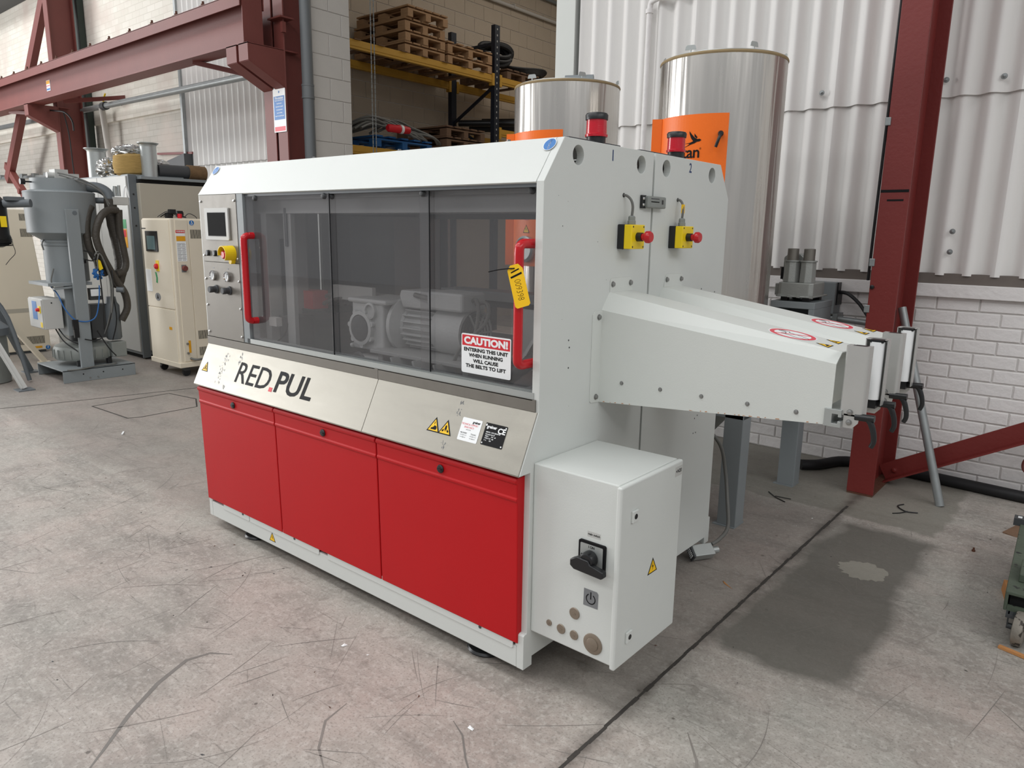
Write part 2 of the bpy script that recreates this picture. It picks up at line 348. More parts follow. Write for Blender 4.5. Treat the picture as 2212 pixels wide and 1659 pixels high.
    mn = N.new('ShaderNodeMath'); mn.operation = 'MULTIPLY'; L.new(mk.outputs[0], mn.inputs[0]); L.new(ramp(noise(7, 7), .35, .6), mn.inputs[1])
    c = mix(mn.outputs[0], c, lin((84, 78, 72)), .85)
    L.new(c, P.inputs['Base Color'])
    rr = N.new('ShaderNodeMapRange'); rr.inputs[3].default_value = .38; rr.inputs[4].default_value = .68; L.new(noise(2.3, 6), rr.inputs[0]); L.new(rr.outputs[0], P.inputs['Roughness'])
    b = N.new('ShaderNodeBump'); b.inputs['Strength'].default_value = .22; b.inputs['Distance'].default_value = .004; L.new(noise(70, 6), b.inputs['Height']); L.new(b.outputs[0], P.inputs['Normal'])
    return m
floor = MB(floor_mat()).box((-22, -12, -.15), (9, 14, 0)).build('floor', origin=(0, 0, 0), kind='structure')
j = MB(DIRT); random.seed(3)
y = -3.0
while y < 2.5:
    j.box((.338-random.uniform(.004, .009), y, -.004), (.338+random.uniform(.004, .009), y+.05, .0012)); y += .05
j.build('expansion_joint', floor)
for k, pts in enumerate([[(-5.37, .57), (-4.73, .6), (-4.69, .69), (-4.71, 1.18), (-5.0, 1.32), (-5.4, 1.26), (-5.37, .57)], [(-5.9, -.25), (-5.72, .4), (-5.45, 1.56), (-5.3, 2.2)]]):
    c = MB(DIRT)
    for a, b2 in zip(pts, pts[1:]): c.bar((*a, .0), (*b2, .0), .012, .003)
    c.build('cover_outline' if k == 0 else 'slab_joint', floor)
# scuffs and scratches on the concrete: thin flat marks
sc_m = mat('scuff_grey', (128, 122, 116), .6, var=.2, vs=20); sc_d = mat('tyre_scuff', (116, 112, 107), .6, var=.2, vs=20)
b = MB(sc_m, sc_d); random.seed(11)
def scuff(pts, wd, k=0):
    b.k = k; P = [Vector((x, y, .0006)) for x, y in pts]; vs = []; n = len(P)
    for i, p in enumerate(P):
        d = (P[min(i+1, n-1)]-P[max(i-1, 0)]).normalized(); s = Vector((-d.y, d.x, 0)); w_ = wd*math.sin(math.pi*(i+.35)/(n-.3))*.5
        vs += [p+s*w_, p-s*w_]
    b.add(vs, [(2*i, 2*i+1, 2*i+3, 2*i+2) for i in range(n-1)])
def g_(x, y): return (x, y)
for _ in range(330):
    x = random.uniform(-4.8, 1.6); y = random.uniform(-1.5, .4 if x < .1 else 2.4)
    if -2.2 < x < 0 and y > -.06: continue
    a = random.choice([R(25), R(-40), R(100), R(60)])+random.gauss(0, .35); l = random.uniform(.04, .42); cv = random.gauss(0, .5)
    pts = []
    for i in range(7):
        t = i/6*l; pts.append((x+math.cos(a+cv*t)*t, y+math.sin(a+cv*t)*t))
    scuff(pts, random.choice([.0012, .0018, .003]), 0 if random.random() < .8 else 1)
scuff([(-.93, -.62), (-1.0, -.67), (-1.02, -.75), (-.96, -.88), (-.86, -1.02), (-.75, -1.14), (-.68, -1.22)], .017, 1)
scuff([(-.38, -.52), (-.36, -.62), (-.27, -.71), (-.17, -.76)], .009, 0)
scuff([(-.05, -.35), (.02, -.38), (.10, -.45), (.2, -.52)], .007, 1)
scuff([(.55, .1), (.63, .0), (.68, -.1), (.74, -.3)], .01, 0)
b.build('scuff_marks', floor, kind='stuff')
# pale spalled patch by the darker slab
random.seed(5); pts = []
for i in range(44):
    a = 2*math.pi*i/44; rr = 1+random.uniform(-.14, .12); pts.append((.645+.105*rr*math.cos(a)-.02*math.sin(a), 1.705+.10*rr*math.sin(a)+.02*math.cos(a)))
MB(CERAM).prism(pts, (0, 0, 0), EX, EY, EZ, .0012).build('pale_spalled_patch', floor)
# ------------------------------------------------------------------ back wall behind the machines (X > -2.46)
wb = MB(MORT).box((-2.46, 3.4415, 0), (5.0, 3.75, 1.3)).box((-2.46, 3.50, 1.3), (5.0, 3.75, 7)).build('wall_back', kind='structure')
random.seed(2)
def brick_mesh(w, h, d, c, mm, axis='y'):
    bb = MB(mm); a = [(-w/2, -h/2), (w/2, -h/2), (w/2, h/2), (-w/2, h/2)]; q = [(x-math.copysign(c, x), z-math.copysign(c, z)) for x, z in a]
    if axis == 'y': f = lambda x, z, t: (x, t, z)
    else: f = lambda y, z, t: (-t, y, z)      # face looks to +X
    vs = [f(*p, d) for p in a]+[f(*p, c*.8) for p in a]+[f(*p, 0) for p in q]
    fs = [(0, 1, 5, 4), (1, 2, 6, 5), (2, 3, 7, 6), (3, 0, 4, 7), (4, 5, 9, 8), (5, 6, 10, 9), (6, 7, 11, 10), (7, 4, 8, 11), (8, 9, 10, 11)]
    return bb.add(vs, fs)
bw, bh = .2345, .0852
proto = None
cr = MB(WALLP)
for r_ in range(14):
    zc = .0+bh*(r_+.5)
    for i in range(-10, 14):
        xc = i*bw+(.036 if r_ % 2 == 0 else .036+bw/2)
        if xc < -2.3 or xc > 2.4: continue
        dy = 3.435-random.uniform(0, .0035)
        if -.75 < xc < 1.45:
            if proto is None:
                proto = brick_mesh(bw-.009, bh-.010, .02, .004, WALLP).build('brick', wb, origin=(0, 0, 0)); proto.location = Vector((xc, dy, zc))-WPOS[wb.name]
            else: copyof(proto, (xc, dy, zc), wb)
        else:
            o = len(cr.v); t = brick_mesh(bw-.009, bh-.010, .02, .004, WALLP)
            cr.add([Vector(p)+Vector((xc, dy, zc)) for p in t.v], t.f)
cr.build('brick_courses', wb, kind='stuff')
def sheet(x0, n, z0, z1, y, pitch=.1465, amp=.027, per=12, mm=None, lean=0):
    b = MB(mm or SHEET); vs = []; fs = []; k = n*per+1
    for t, zz in ((0, z0), (1, z1)):
        for i in range(k):
            x = x0+i*pitch/per; c = math.cos(2*math.pi*i/per); vs.append((x, y-amp*c-(.008 if zz == z0 else 0)*lean, zz))
    for i in range(k-1): fs.append((i, i+1, k+i+1, k+i))
    o = [(p[0], p[1]+.007, p[2]) for p in vs]
    b.add(vs, fs, True); b.add(o, [f[::-1] for f in fs], True)
    b.add([vs[i] for i in range(k)]+[o[i] for i in range(k)], [(i, k+i, k+i+1, i+1) for i in range(k-1)])
    return b
# right cladding in two tiers, 7-corrugation sheets
pi = .1465
lo = None; hi = None
for i in range(7):
    x0 = -2.28+i*7*pi
    if lo is None:
        lo = sheet(x0, 7, 1.325, 2.45, 3.425).build('cladding_sheet', wb); hi = sheet(x0, 7, 2.385, 4.6, 3.412, lean=1).build('cladding_sheet', wb)
    else:
        for s in (lo, hi):
            c = WPOS[s.name]; copyof(s, (c.x+i*7*pi, c.y, c.z), wb)
sheet(-2.28, 49, 4.52, 7, 3.40, lean=1).build('upper_cladding_sheet', wb)
MB(WHITEW).box((-2.505, 3.36, 0), (-2.315, 3.50, 7)).build('corner_post_casing', wb, bevel=.004)
MB(GAPB).box((-2.315, 3.412, 1.27), (5, 3.45, 1.337)).build('shadow_gap_board', wb)  # board coloured as the shade in the gap under the sheets
MB(WALLP).box((-2.3, 3.395, 1.19), (5, 3.45, 1.272)).build('timber_rail', wb, bevel=.004)

for x, z in ((-.316, 2.48), (.408, 2.48), (.702, 2.468), (.547, 1.592), (.547, 1.469), (-1.49, 2.47), (1.15, 2.47)):
    q = MB(GALV); q.lathe([(.017, 0), (.015, .004), (.007, .005), (.007, .014), (.004, .016)], (x, 3.392, z), (0, -1, 0), 12); q.build('sheet_fixing', wb)
# white service pipe on the cladding
q = MB(WALLP); q.tube([(-1.63, 3.36, .9), (-1.63, 3.36, 2.4), (-1.63, 3.36, 3.2)], .021, 12, 1); q.tube([(-1.63, 3.36, 3.17), (-1.625, 3.36, 3.225), (-1.60, 3.35, 3.25), (-1.5, 3.34, 3.265), (-1.2, 3.34, 3.30), (-.9, 3.34, 3.34)], .021, 12, 4)
q.lathe([(.029, 0), (.029, .03)], (-1.63, 3.36, 3.17)); q.lathe([(.03, 0), (.03, .05)], (-1.52, 3.343, 3.262), (1, 0, .11))
tag(q.build('service_pipe'), 'white painted service pipe rising up the corrugated wall behind the steel tanks', 'pipe')
# ------------------------------------------------------------------ left wall line, pier, back bay
wl = MB(MORT).box((-22, 3.45, 0), (-5.52, 3.60, 7)).build('wall_left', kind='structure')
# painted brick of the far left wall: courses too small to pick apart singly
m, N, L, P = nodes_of('far_painted_brick'); tc = N.new('ShaderNodeTexCoord'); mp = N.new('ShaderNodeMapping'); mp.inputs['Rotation'].default_value = (R(90), 0, 0)
L.new(tc.outputs['Object'], mp.inputs[0]); br = N.new('ShaderNodeTexBrick'); L.new(mp.outputs[0], br.inputs[0]); br.inputs['Scale'].default_value = 1
br.inputs['Brick Width'].default_value = .235; br.inputs['Row Height'].default_value = .0852; br.inputs['Mortar Size'].default_value = .005
br.inputs['Color1'].default_value = lin((226, 222, 212)); br.inputs['Color2'].default_value = lin((216, 211, 200)); br.inputs['Mortar'].default_value = lin((206, 201, 190))
n_ = N.new('ShaderNodeTexNoise'); n_.inputs['Scale'].default_value = 1.4; n_.inputs['Detail'].default_value = 9; L.new(tc.outputs['Object'], n_.inputs[0])
rp = N.new('ShaderNodeValToRGB'); rp.color_ramp.elements[0].position = .5; rp.color_ramp.elements[1].position = .72; L.new(n_.outputs[0], rp.inputs[0])
mx = N.new('ShaderNodeMix'); mx.data_type = 'RGBA'; L.new(br.outputs[0], mx.inputs[6]); mx.inputs[7].default_value = lin((208, 196, 186)); L.new(rp.outputs[0], mx.inputs[0])
L.new(mx.outputs[2], P.inputs['Base Color']); P.inputs['Roughness'].default_value = .75
bp = N.new('ShaderNodeBump'); bp.inputs['Strength'].default_value = .35; bp.inputs['Distance'].default_value = .006; bp.invert = True; L.new(br.outputs['Fac'], bp.inputs['Height']); L.new(bp.outputs[0], P.inputs['Normal'])
BRF = m
BRL = m.copy(); BRL.name = 'far_grey_brick'  # greyer copy of the brick, for the lower panel
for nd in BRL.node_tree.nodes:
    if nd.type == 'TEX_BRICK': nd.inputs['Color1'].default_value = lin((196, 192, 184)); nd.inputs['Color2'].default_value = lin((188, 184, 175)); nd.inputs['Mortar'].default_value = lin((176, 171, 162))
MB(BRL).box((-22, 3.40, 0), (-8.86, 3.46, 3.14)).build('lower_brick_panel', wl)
MB(BRF).box((-22, 3.34, 3.14), (-8.86, 3.46, 7)).build('upper_brick_panel', wl)
ls = None
for i in range(4):
    x0 = -8.86+i*6*.137
    if ls is None:
        l1 = sheet(x0, 6, .1, 2.44, 3.42, .137).build('cladding_sheet', wl); l2 = sheet(x0, 6, 2.375, 3.52, 3.405, .137, lean=1).build('cladding_sheet', wl); l3 = sheet(x0, 6, 3.42, 6.9, 3.39, .137, lean=1).build('cladding_sheet', wl); ls = 1
    else:
        for s in (l1, l2, l3):
            c = WPOS[s.name]; copyof(s, (c.x+i*6*.137, c.y, c.z), wl)
MB(GALV).box((-8.90, 3.33, 0), (-8.85, 3.42, 6.9)).build('edge_trim', wl)
# dark eave over the far left
MB(GREYD).box((-22, 2.6, 5.42), (-12.5, 3.45, 5.8)).build('trim_1', kind='structure')
# block pier
wp = MB(MORT).box((-5.75, 3.095, 0), (-5.508, 3.585, 6.6)).build('wall_pier', kind='structure')
bt = {}
def blk(key, w, parent, x, yc, zc, mm):
    k = (key, round(w, 3))
    if k not in bt:
        bt[k] = brick_mesh(w-.008, .2235-.008, .03, .004, mm, 'x').build('block', parent, origin=(0, 0, 0)); bt[k].location = Vector((x, yc, zc))-WPOS[parent.name]
    else: copyof(bt[k], (x, yc, zc), parent)
for r_ in range(29):
    z0 = .04+.2215*r_; jt = .22 if r_ % 2 else .385
    for a, e in ((0, jt), (jt, .5)): blk('p', e-a, wp, -5.5+random.uniform(0, .003), 3.09+(a+e)/2, z0+.11, PIERP)
# back bay: cream block wall running away, end wall, ceiling
wr = MB(MORT).box((-7.7, 3.6, 0), (-7.458, 12, 7)).build('wall_bay', kind='structure')
random.seed(9)
MB(BLOCKP).box((-7.47, 3.6, 0), (-7.4535, 12, 2.3)).build('lower_block_courses', wr, kind='stuff')
for r_ in range(17):
    z0 = 2.30+.2235*r_
    for i in range(14):
        yc = 4.0+i*.46+(.23 if r_ % 2 else 0)
        blk('b', .46, wr, -7.45+random.uniform(0, .003), yc, z0+.112, BLOCKP)
MB(PIERP).box((-7.7, 12, 0), (-2.3, 12.2, 7)).build('wall_bay_end', kind='structure')
MB(PIERP).box((-2.5, 3.7, 0), (-2.4, 12, 7)).build('wall_bay_right', kind='structure')
MB(GREYL).box((-7.7, 3.6, 6.6), (-2.3, 12.2, 6.75)).build('ceiling', kind='structure')
for k, z in enumerate((5.34, 5.68)):
    q = MB(PIERP if k == 0 else GREYM); q.tube([(-7.40, 3.7, z), (-7.40, 11.9, z)], .03, 10, 1)
    for y in (6, 7.3, 8.6, 9.9, 11): q.box((-7.46, y, z-.01), (-7.36, y+.02, z+.05))
    tag(q.build('wall_pipe'), ['cream pipe clipped along the block wall above the pallet rack', 'thin grey pipe high on the block wall, above the cream pipe'][k], 'pipe')
# ------------------------------------------------------------------ steelwork
def isec(b, x, y0, y1, z0, z1, w, tf=.016, tw=.012):   # I section standing up, flanges facing -Y and +Y
    b.box((x-w/2, y0, z0), (x+w/2, y0+tf, z1)); b.box((x-w/2, y1-tf, z0), (x+w/2, y1, z1)); b.box((x-tw/2, y0+tf, z0), (x+tw/2, y1-tf, z1)); return b
t = thing('steel_column', 'dark red steel column bolted to the floor in front of the white brick wall, right', 'column', (.336, 3.0, 0))
isec(MB(ROC), .336, 2.80, 3.30, .012, 7, .152).build('column_shaft', t, bevel=.003)
MB(RUST).box((.262, 2.802, 0), (.408, 3.298, .013)).build('base_plate', t)
for x, z in ((.262, 2.186), (.262, 1.407), (.262, 1.138)): MB(GALV).box((x-.018, 2.793, z-.022), (x+.012, 2.802, z+.022)).build('cable_clip', t, bevel=.003)
MB(BLACK).lathe([(.012, 0), (.012, .01), (.006, .012)], (.275, 2.80, 1.266), (0, -1, 0), 12).build('bolt', t)
MB(BLK).box((.262, 2.7985, 1.80), (.408, 2.80, 1.815)).box((.30, 2.7985, 1.752), (.385, 2.80, 1.762)).build('tape_marks', t)
q = MB(RUBBER); q.tube([(.245, 2.86, 3.3), (.24, 2.86, 2.4), (.236, 2.85, 1.6), (.23, 2.87, 1.3)], .008, 8, 4); tag(q.build('black_cable'), 'thin black cable running down the left edge of the red column', 'cable')
# bracing angle
b = MB(ROC); b.bar((.37, 3.20, -.0+.05), (2.2, 3.20, 1.10), .012, .115, (0, 0, 1)); b.bar((.39, 3.16, 0.012), (2.22, 3.16, 1.052), .09, .010, (0, 0, 1))
bolt(b, (.435, 3.194, .085), (0, -1, 0), .014, .012)
tag(b.build('brace_angle'), 'dark red angle brace sloping up to the right from the column foot', 'brace')
q = MB(GALV, DARKGAP); q.cyl((.752, 2.925, 0), (.374, 3.14, 1.13), .024, n=18)
tag(q.build('scaffold_tube', origin=(.752, 2.925, 0)), 'galvanised tube leaning against the red column, foot on the floor', 'tube')
q = MB(RUBBER); q.tube([(-.11, 3.06, .035), (-.02, 3.14, .035), (.1, 3.35, .035), (.4, 3.385, .035), (.8, 3.36, .035), (1.2, 3.33, .035), (2.0, 3.30, .035)], .035, 14, 5)
tag(q.build('black_hose'), 'thick black hose lying on the floor along the foot of the brick wall', 'hose')
q = MB(RO); q.tube([(1.14, 3.36, .33), (1.09, 3.35, .25), (1.10, 3.35, .19), (1.16, 3.35, .18), (1.24, 3.35, .22), (1.4, 3.35, .2)], .007, 8, 5); tag(q.build('red_cable'), 'red cable loop hanging by the brick wall at the right edge', 'cable')
# electrical box + cable + conduit on wall behind blower
t = thing('wall_junction_box', 'grey electrical box fixed to the brick wall behind the blower stand', 'junction box', (-.13, 3.41, .95))
MB(GREYM).box((-.33, 3.30, 1.04), (-.072, 3.435, 1.25)).build('enclosure', t, bevel=.005)
MB(BLACK).box((-.072, 3.33, 1.10), (-.064, 3.435, 1.25)).build('hinge_side', t)
q = MB(RUBBER); q.tube([(-.07, 3.36, 1.185), (.0, 3.33, 1.18), (.08, 3.32, 1.12), (.16, 3.30, 1.03), (.24, 3.28, .99)], .012, 8, 5); tag(q.build('power_cable'), 'black cable curving from the grey wall box down to the red column', 'cable')
q = MB(GALV); q.tube([(-.6, 3.33, 1.03), (-.07, 3.33, 1.01), (.26, 3.33, .99)], .02, 12, 1); q.box((-.075, 3.30, .97), (-.045, 3.44, 1.045)); tag(q.build('conduit_pipe'), 'grey conduit pipe running level along the brick wall behind the red column', 'pipe')
# column A: twin sections + bracket
t = thing('steel_column', 'twin red oxide steel column beside the grey downpipe, fire notice on it', 'column', (-5.78, 3.0, 0))
isec(MB(RO), -5.884, 2.80, 3.15, 0, 6.9, .195).build('column_shaft', t, bevel=.003)
isec(MB(RO), -5.66, 2.80, 3.15, 0, 6.9, .175).build('column_shaft', t, bevel=.003)
def bracket(x0, x1, t, name='bracket'):
    b = MB(RO); prof = [(2.80, 2.98), (2.40, 3.18), (2.40, 3.34), (2.80, 3.34)]
    for xa, xb in ((x0, x0+.012), (x1-.012, x1), ((x0+x1)/2-.006, (x0+x1)/2+.006)): b.prism(prof, (xa, 0, 0), EY, EZ, EX, xb-xa)
    b.box((x0, 2.39, 3.18), (x1, 2.40, 3.345)); b.box((x0, 2.39, 3.335), (x1, 2.98, 3.347)); b.bar(((x0+x1)/2, 2.395, 3.178), ((x0+x1)/2, 2.80, 2.976), x1-x0, .010, (0, 0, 1)); return b.build(name, t)
bracket(-5.98, -5.79, t); bracket(-5.745, -5.575, t)
MB(RO).box((-5.755, 2.74, 3.64), (-5.52, 2.90, 3.655)).box((-5.56, 2.76, 3.50), (-5.52, 2.80, 3.60)).build('cleat', t)
MB(WHT).box((-5.99, 2.60, 3.36), (-5.965, 2.62, 3.72)).build('white_strip', t)
# fire notice
o = Vector((-5.685, 2.795, 2.75)); b = MB(WHT, BLUEP, PINKP, BLK); b.box((-5.80, 2.790, 2.545), (-5.578, 2.796, 2.99)); b.k = 1
f = Vector((-5.689, 2.7895, 0)); b.box((-5.787, 2.789, 2.67), (-5.591, 2.7902, 2.905)); b.disc((-5.689, 2.790, 2.945), EX, EZ, -EY, .012, .001, 12); b.k = 2; b.box((-5.787, 2.789, 2.555), (-5.591, 2.7902, 2.60))
b.k = 0; b.text('Fire action', (-5.689, 2.789, 2.885), *FR, .037, sx=.95, bold=.0006)
for i, (l, s) in enumerate(((1, 'Any person discovering a fire'), (2, 'Sound the alarm'), (3, 'Attack the fire if possible'), (4, 'On hearing the alarm'), (5, 'Leave the building'), (6, 'Report to the assembly point'))):
    b.text(s, (-5.689, 2.789, 2.862-i*.031), *FR, .0135, bold=.0004)
tag(b.build('fire_action_notice'), 'blue and white fire action notice on the twin red column', 'sign')
# downpipe
t = thing('downpipe', 'grey plastic downpipe in the corner between red column and block pier', 'pipe', (-5.475, 3.0, 0))
MB(PVC).cyl((-5.47, 3.00, 0), (-5.47, 3.00, 6.9), .058, n=24).build('pipe_run', t)
MB(PVC).lathe([(.066, 0), (.066, .018), (.063, .02), (.063, .12), (.066, .122), (.066, .14)], (-5.47, 3.0, 2.885), n=24).build('socket', t)
# column B with bracket
t = thing('steel_column', 'red oxide steel column at far left carrying the crane beam', 'column', (-11.85, 3.0, 0))
isec(MB(RO), -11.85, 2.80, 3.17, 0, 6.9, .168).build('column_shaft', t, bevel=.003)
bracket(-11.93, -11.77, t)
# runway beam
t = thing('crane_beam', 'long red oxide crane runway beam spanning between the columns on the left', 'beam', (-9, 2.5, 3.34))
b = MB(RO); b.box((-17, 2.40, 3.345), (-5.66, 2.62, 3.362)); b.box((-17, 2.503, 3.36), (-5.66, 2.517, 3.79)); b.box((-17, 2.40, 3.785), (-5.66, 2.62, 3.80)); b.build('beam_body', t)
MB(RO).box((-17, 2.375, 3.69), (-5.66, 2.387, 3.80)).box((-17, 2.375, 3.795), (-5.66, 2.645, 3.805)).box((-17, 2.633, 3.69), (-5.66, 2.645, 3.80)).build('capping_channel', t)
MB(RO).box((-5.665, 2.40, 3.345), (-5.655, 2.62, 3.80)).build('end_plate', t)
cl = None
for k in range(20):
    x = -17.0+.0+k*.587+.0-0.02
    if cl is None:
        b = MB(RUST); b.box((x-.035, 2.40, 3.805), (x+.035, 2.47, 3.822)); b.lathe([(.022, 0), (.022, .02), (.013, .022), (.013, .045)], (x, 2.43, 3.822), n=8); cl = b.build('rail_clip', t)
    else: c = WPOS[cl.name]; copyof(cl, (c.x+k*.587, c.y, c.z), t)
o = (-11.2, 2.499, 3.52); b = MB(WHT, AMB, REDP, BLUEP); b.box((-11.24, 2.496, 3.475), (-11.10, 2.503, 3.62)) ; b.k = 1; b.box((-11.235, 2.495, 3.57), (-11.105, 2.4965, 3.615)); b.k = 2; b.box((-11.235, 2.495, 3.54), (-11.105, 2.4965, 3.55)); b.k = 3; b.box((-11.235, 2.495, 3.485), (-11.105, 2.4965, 3.51)); b.build('load_label', t)
# stub arms, kicker angles
b = MB(RO); b.bar((-6.9, 2.52, 3.34), (-5.97, 3.05, 3.10), .05, .05); tag(b.build('kicker_angle'), 'short red angle from the crane beam underside to the twin column', 'brace')
b = MB(RO); b.bar((-13.0, 2.52, 3.34), (-11.93, 2.85, 3.24), .05, .05); tag(b.build('kicker_angle'), 'short red angle under the crane beam at far left column', 'brace')
b = MB(RO); b.bar((-11.0, 2.62, 3.33), (-10.62, 3.35, 3.45), .04, .055); b.cyl((-10.7, 3.32, 3.47), (-10.7, 3.32, 3.33), .006, n=6); tag(b.build('pipe_hanger_arm'), 'red steel arm holding up the grey wall pipe beside the valve', 'bracket')
t = thing('diagonal_brace', 'dark red diagonal brace crossing behind the crane beam at far left', 'brace', (-13.7, 2.97, 2.0))
b = MB(RO); b.bar((-12.0, 2.97, 5.36), (-15.0, 2.97, 2.35), .10, .17, (0, 0, 1)); b.build('brace_section', t)
b = MB(RO); b.bar((-15.0, 2.97, 2.62), (-14.2, 2.97, 2.05), .09, .13, (0, 0, 1)); b.cyl((-14.3, 2.89, 2.13), (-14.3, 2.99, 2.13), .05, n=16); b.build('pinned_arm', t)
b = MB(GREEN); b.box((-11.98, 3.24, 0), (-11.80, 3.33, 5.4)); tag(b.build('dark_stanchion'), 'narrow dark green steel post against the far left painted brick wall', 'post')
# gas pipe on left wall
t = thing('gas_pipe', 'grey pipe running level along the far left wall with a yellow lever valve', 'pipe', (-11, 3.25, 3.3))
MB(GALV).tube([(-20, 3.19, 3.41), (-5.99, 3.19, 3.30)], .042, 12, 1).build('main_run', t)
MB(PIERP).tube([(-11.13, 3.20, 3.33), (-11.12, 3.27, 2.2), (-11.12, 3.3, .4)], .045, 10, 1).build('branch_run', t)
v = MB(GREYD).lathe([(.05, -.06), (.06, -.06), (.06, .06), (.05, .06)], (-11.0, 3.19, 3.34), (1, 0, 0), 12).build('valve', t); MB(YEL).bar((-11.02, 3.18, 3.42), (-10.86, 3.16, 3.50), .02, .012).bar((-11.0, 3.2, 3.36), (-11.02, 3.18, 3.43), .02, .02).build('lever', v)
q = MB(RUBBER); q.tube([(-12.1, 2.7, 3.32), (-11.6, 2.7, 3.26), (-11.35, 2.75, 3.22), (-11.25, 2.8, 3.1), (-11.22, 2.8, 2.95)], .012, 6, 4); q.tube([(-11.5, 2.78, 3.26), (-11.42, 2.8, 2.9), (-11.38, 2.8, 2.3), (-11.3, 2.8, 1.8)], .01, 6, 4); tag(q.build('loose_cables'), 'loose black cables hanging from the far left column bracket', 'cable')
t = thing('wall_shelf', 'thin red angle shelf with a dark canopy sheet on the far left wall', 'shelf', (-9.3, 3.35, 2.5))
MB(ROC).bar((-9.75, 3.37, 2.585), (-8.72, 3.37, 2.545), .03, .03).build('angle', t); MB(GREYD).prism([(-9.75, 2.36), (-8.74, 2.36), (-8.74, 2.53), (-9.2, 2.46)], (0, 3.25, 0), EX, EZ, EY, .14).build('canopy', t)
t = thing('insulator_rail', 'pale rail with a row of small clamps low on the far left wall', 'rail', (-15, 3.3, 2.4))
MB(GALV).tube([(-19, 3.28, 2.50), (-12.4, 3.28, 2.38)], .03, 8, 1).build('rail', t)
for k in range(9):
    x = -18.3+k*.62; MB(GALV).box((x-.06, 3.24, 2.49-(k*.62+.7)*.018), (x+.06, 3.33, 2.56-(k*.62+.7)*.018)).build('clamp', t)

# ------------------------------------------------------------------ pallet rack in the bay
t = thing('pallet_rack', 'yellow and dark blue pallet racking in the bay behind the opening', 'rack', (-6.75, 6, 0))
for y in (3.95, 6.91, 9.9):
    for x in (-6.3, -7.2):
        hh = 4.53 if x > -7 else 4.56
        b = MB(RACKB); b.box((x-.04, y-.055, 0), (x+.035, y+.055, hh))
        u = b.build('upright', t)
        if y == 6.91 and x > -7:
            for k in range(24): MB(GREYL).box((x+.035, y-.012, 2.55+k*.083), (x+.0365, y+.006, 2.575+k*.083)).build('slot', u)
    for za, zb in ((3.70, 3.20), (2.70, 3.20), (4.28, 4.28), (2.70, 2.2)): MB(RACKB).bar((-6.3, y, za), (-7.2, y, zb), .03, .04).build('frame_brace', t)
for y0, y1, z in ((4.0, 6.85, 3.72), (6.97, 9.84, 3.72), (4.0, 6.85, 2.48), (6.97, 9.84, 2.97)):
    for x in (-6.3, -7.2):
        b = MB(RACKY); b.box((x-.03, y0, z), (x+.03, y1, z+.105)); b.box((x-.005, y0, z+.03), (x+.036, y1, z+.075)); b.build('load_beam', t)
        for yy in (y0, y1-.05): MB(RACKY).box((x-.03, yy, z-.04), (x+.042, yy+.05, z+.13)).build('beam_connector', t)
for k in range(7): MB(WOODD).box((-7.25, 4.25+k*.38, 3.825), (-6.25, 4.35+k*.38, 3.835)).build('decking_slat', t)
def pallet(name, x1, y0, z0, lx, ly, mm, label, group, h=.143):
    t = thing(name, label, 'pallet', (x1-lx/2, y0+ly/2, z0), group)
    bz = .022; hb = h-4*.02
    for yy in (0, ly/2-.045, ly-.09): MB(mm).box((x1-lx, y0+yy, z0), (x1, y0+yy+.09, z0+.02)).build('bottom_board', t)
    for xx in (0, lx/2-.07, lx-.14):
        for yy in (0, ly/2-.045, ly-.09): MB(mm).box((x1-lx+xx, y0+yy, z0+.02), (x1-lx+xx+.14, y0+yy+.09, z0+.02+hb)).build('block', t)
        MB(mm).box((x1-lx+xx, y0, z0+.02+hb), (x1-lx+xx+.14, y0+ly, z0+.04+hb)).build('stringer_board', t)
    for k in range(5): wv = .12; yy = k*(ly-wv)/4; MB(mm).box((x1-lx, y0+yy, z0+h-.02), (x1, y0+yy+wv, z0+h)).build('top_board', t)
    return t
random.seed(4)
nm = ['bottom', 'second', 'third', 'top']
for k in range(4): pallet('wooden_pallet', -6.27+random.uniform(-.02, .03), 5.11+random.uniform(-.02, .02), 3.835+k*.146, 1.05, .73, WOOD, 'pine pallet in the stack of four on the yellow rack, %s of the four' % nm[k], 'pallets stacked on the upper rack level')
for k in range(2): pallet('wooden_pallet', -6.27, 5.88, 3.835+k*.146, 1.05, .92, WOOD, 'pale pallet in the pair beside the taller stack, %s one' % ['lower', 'upper'][k], 'pallets stacked on the upper rack level')
pallet('wooden_pallet', -6.27, 7.15, 3.83, 1.0, .78, WOODD, 'reddish pallet under the black hose coils on the upper rack', 'pallets stacked on the upper rack level')
pallet('blue_pallet', -6.25, 4.55, 2.60, 1.05, .99, BLUEW, 'blue painted pallet on the lower rack level under cables', 'pallets on the lower rack level')
for k in range(2): pallet('wooden_pallet', -6.27, 5.85, 2.72+k*.146, 1.05, .80, WOODD, 'dark brown pallet beside the blue one, %s of two' % ['lower', 'upper'][k], 'pallets on the lower rack level')

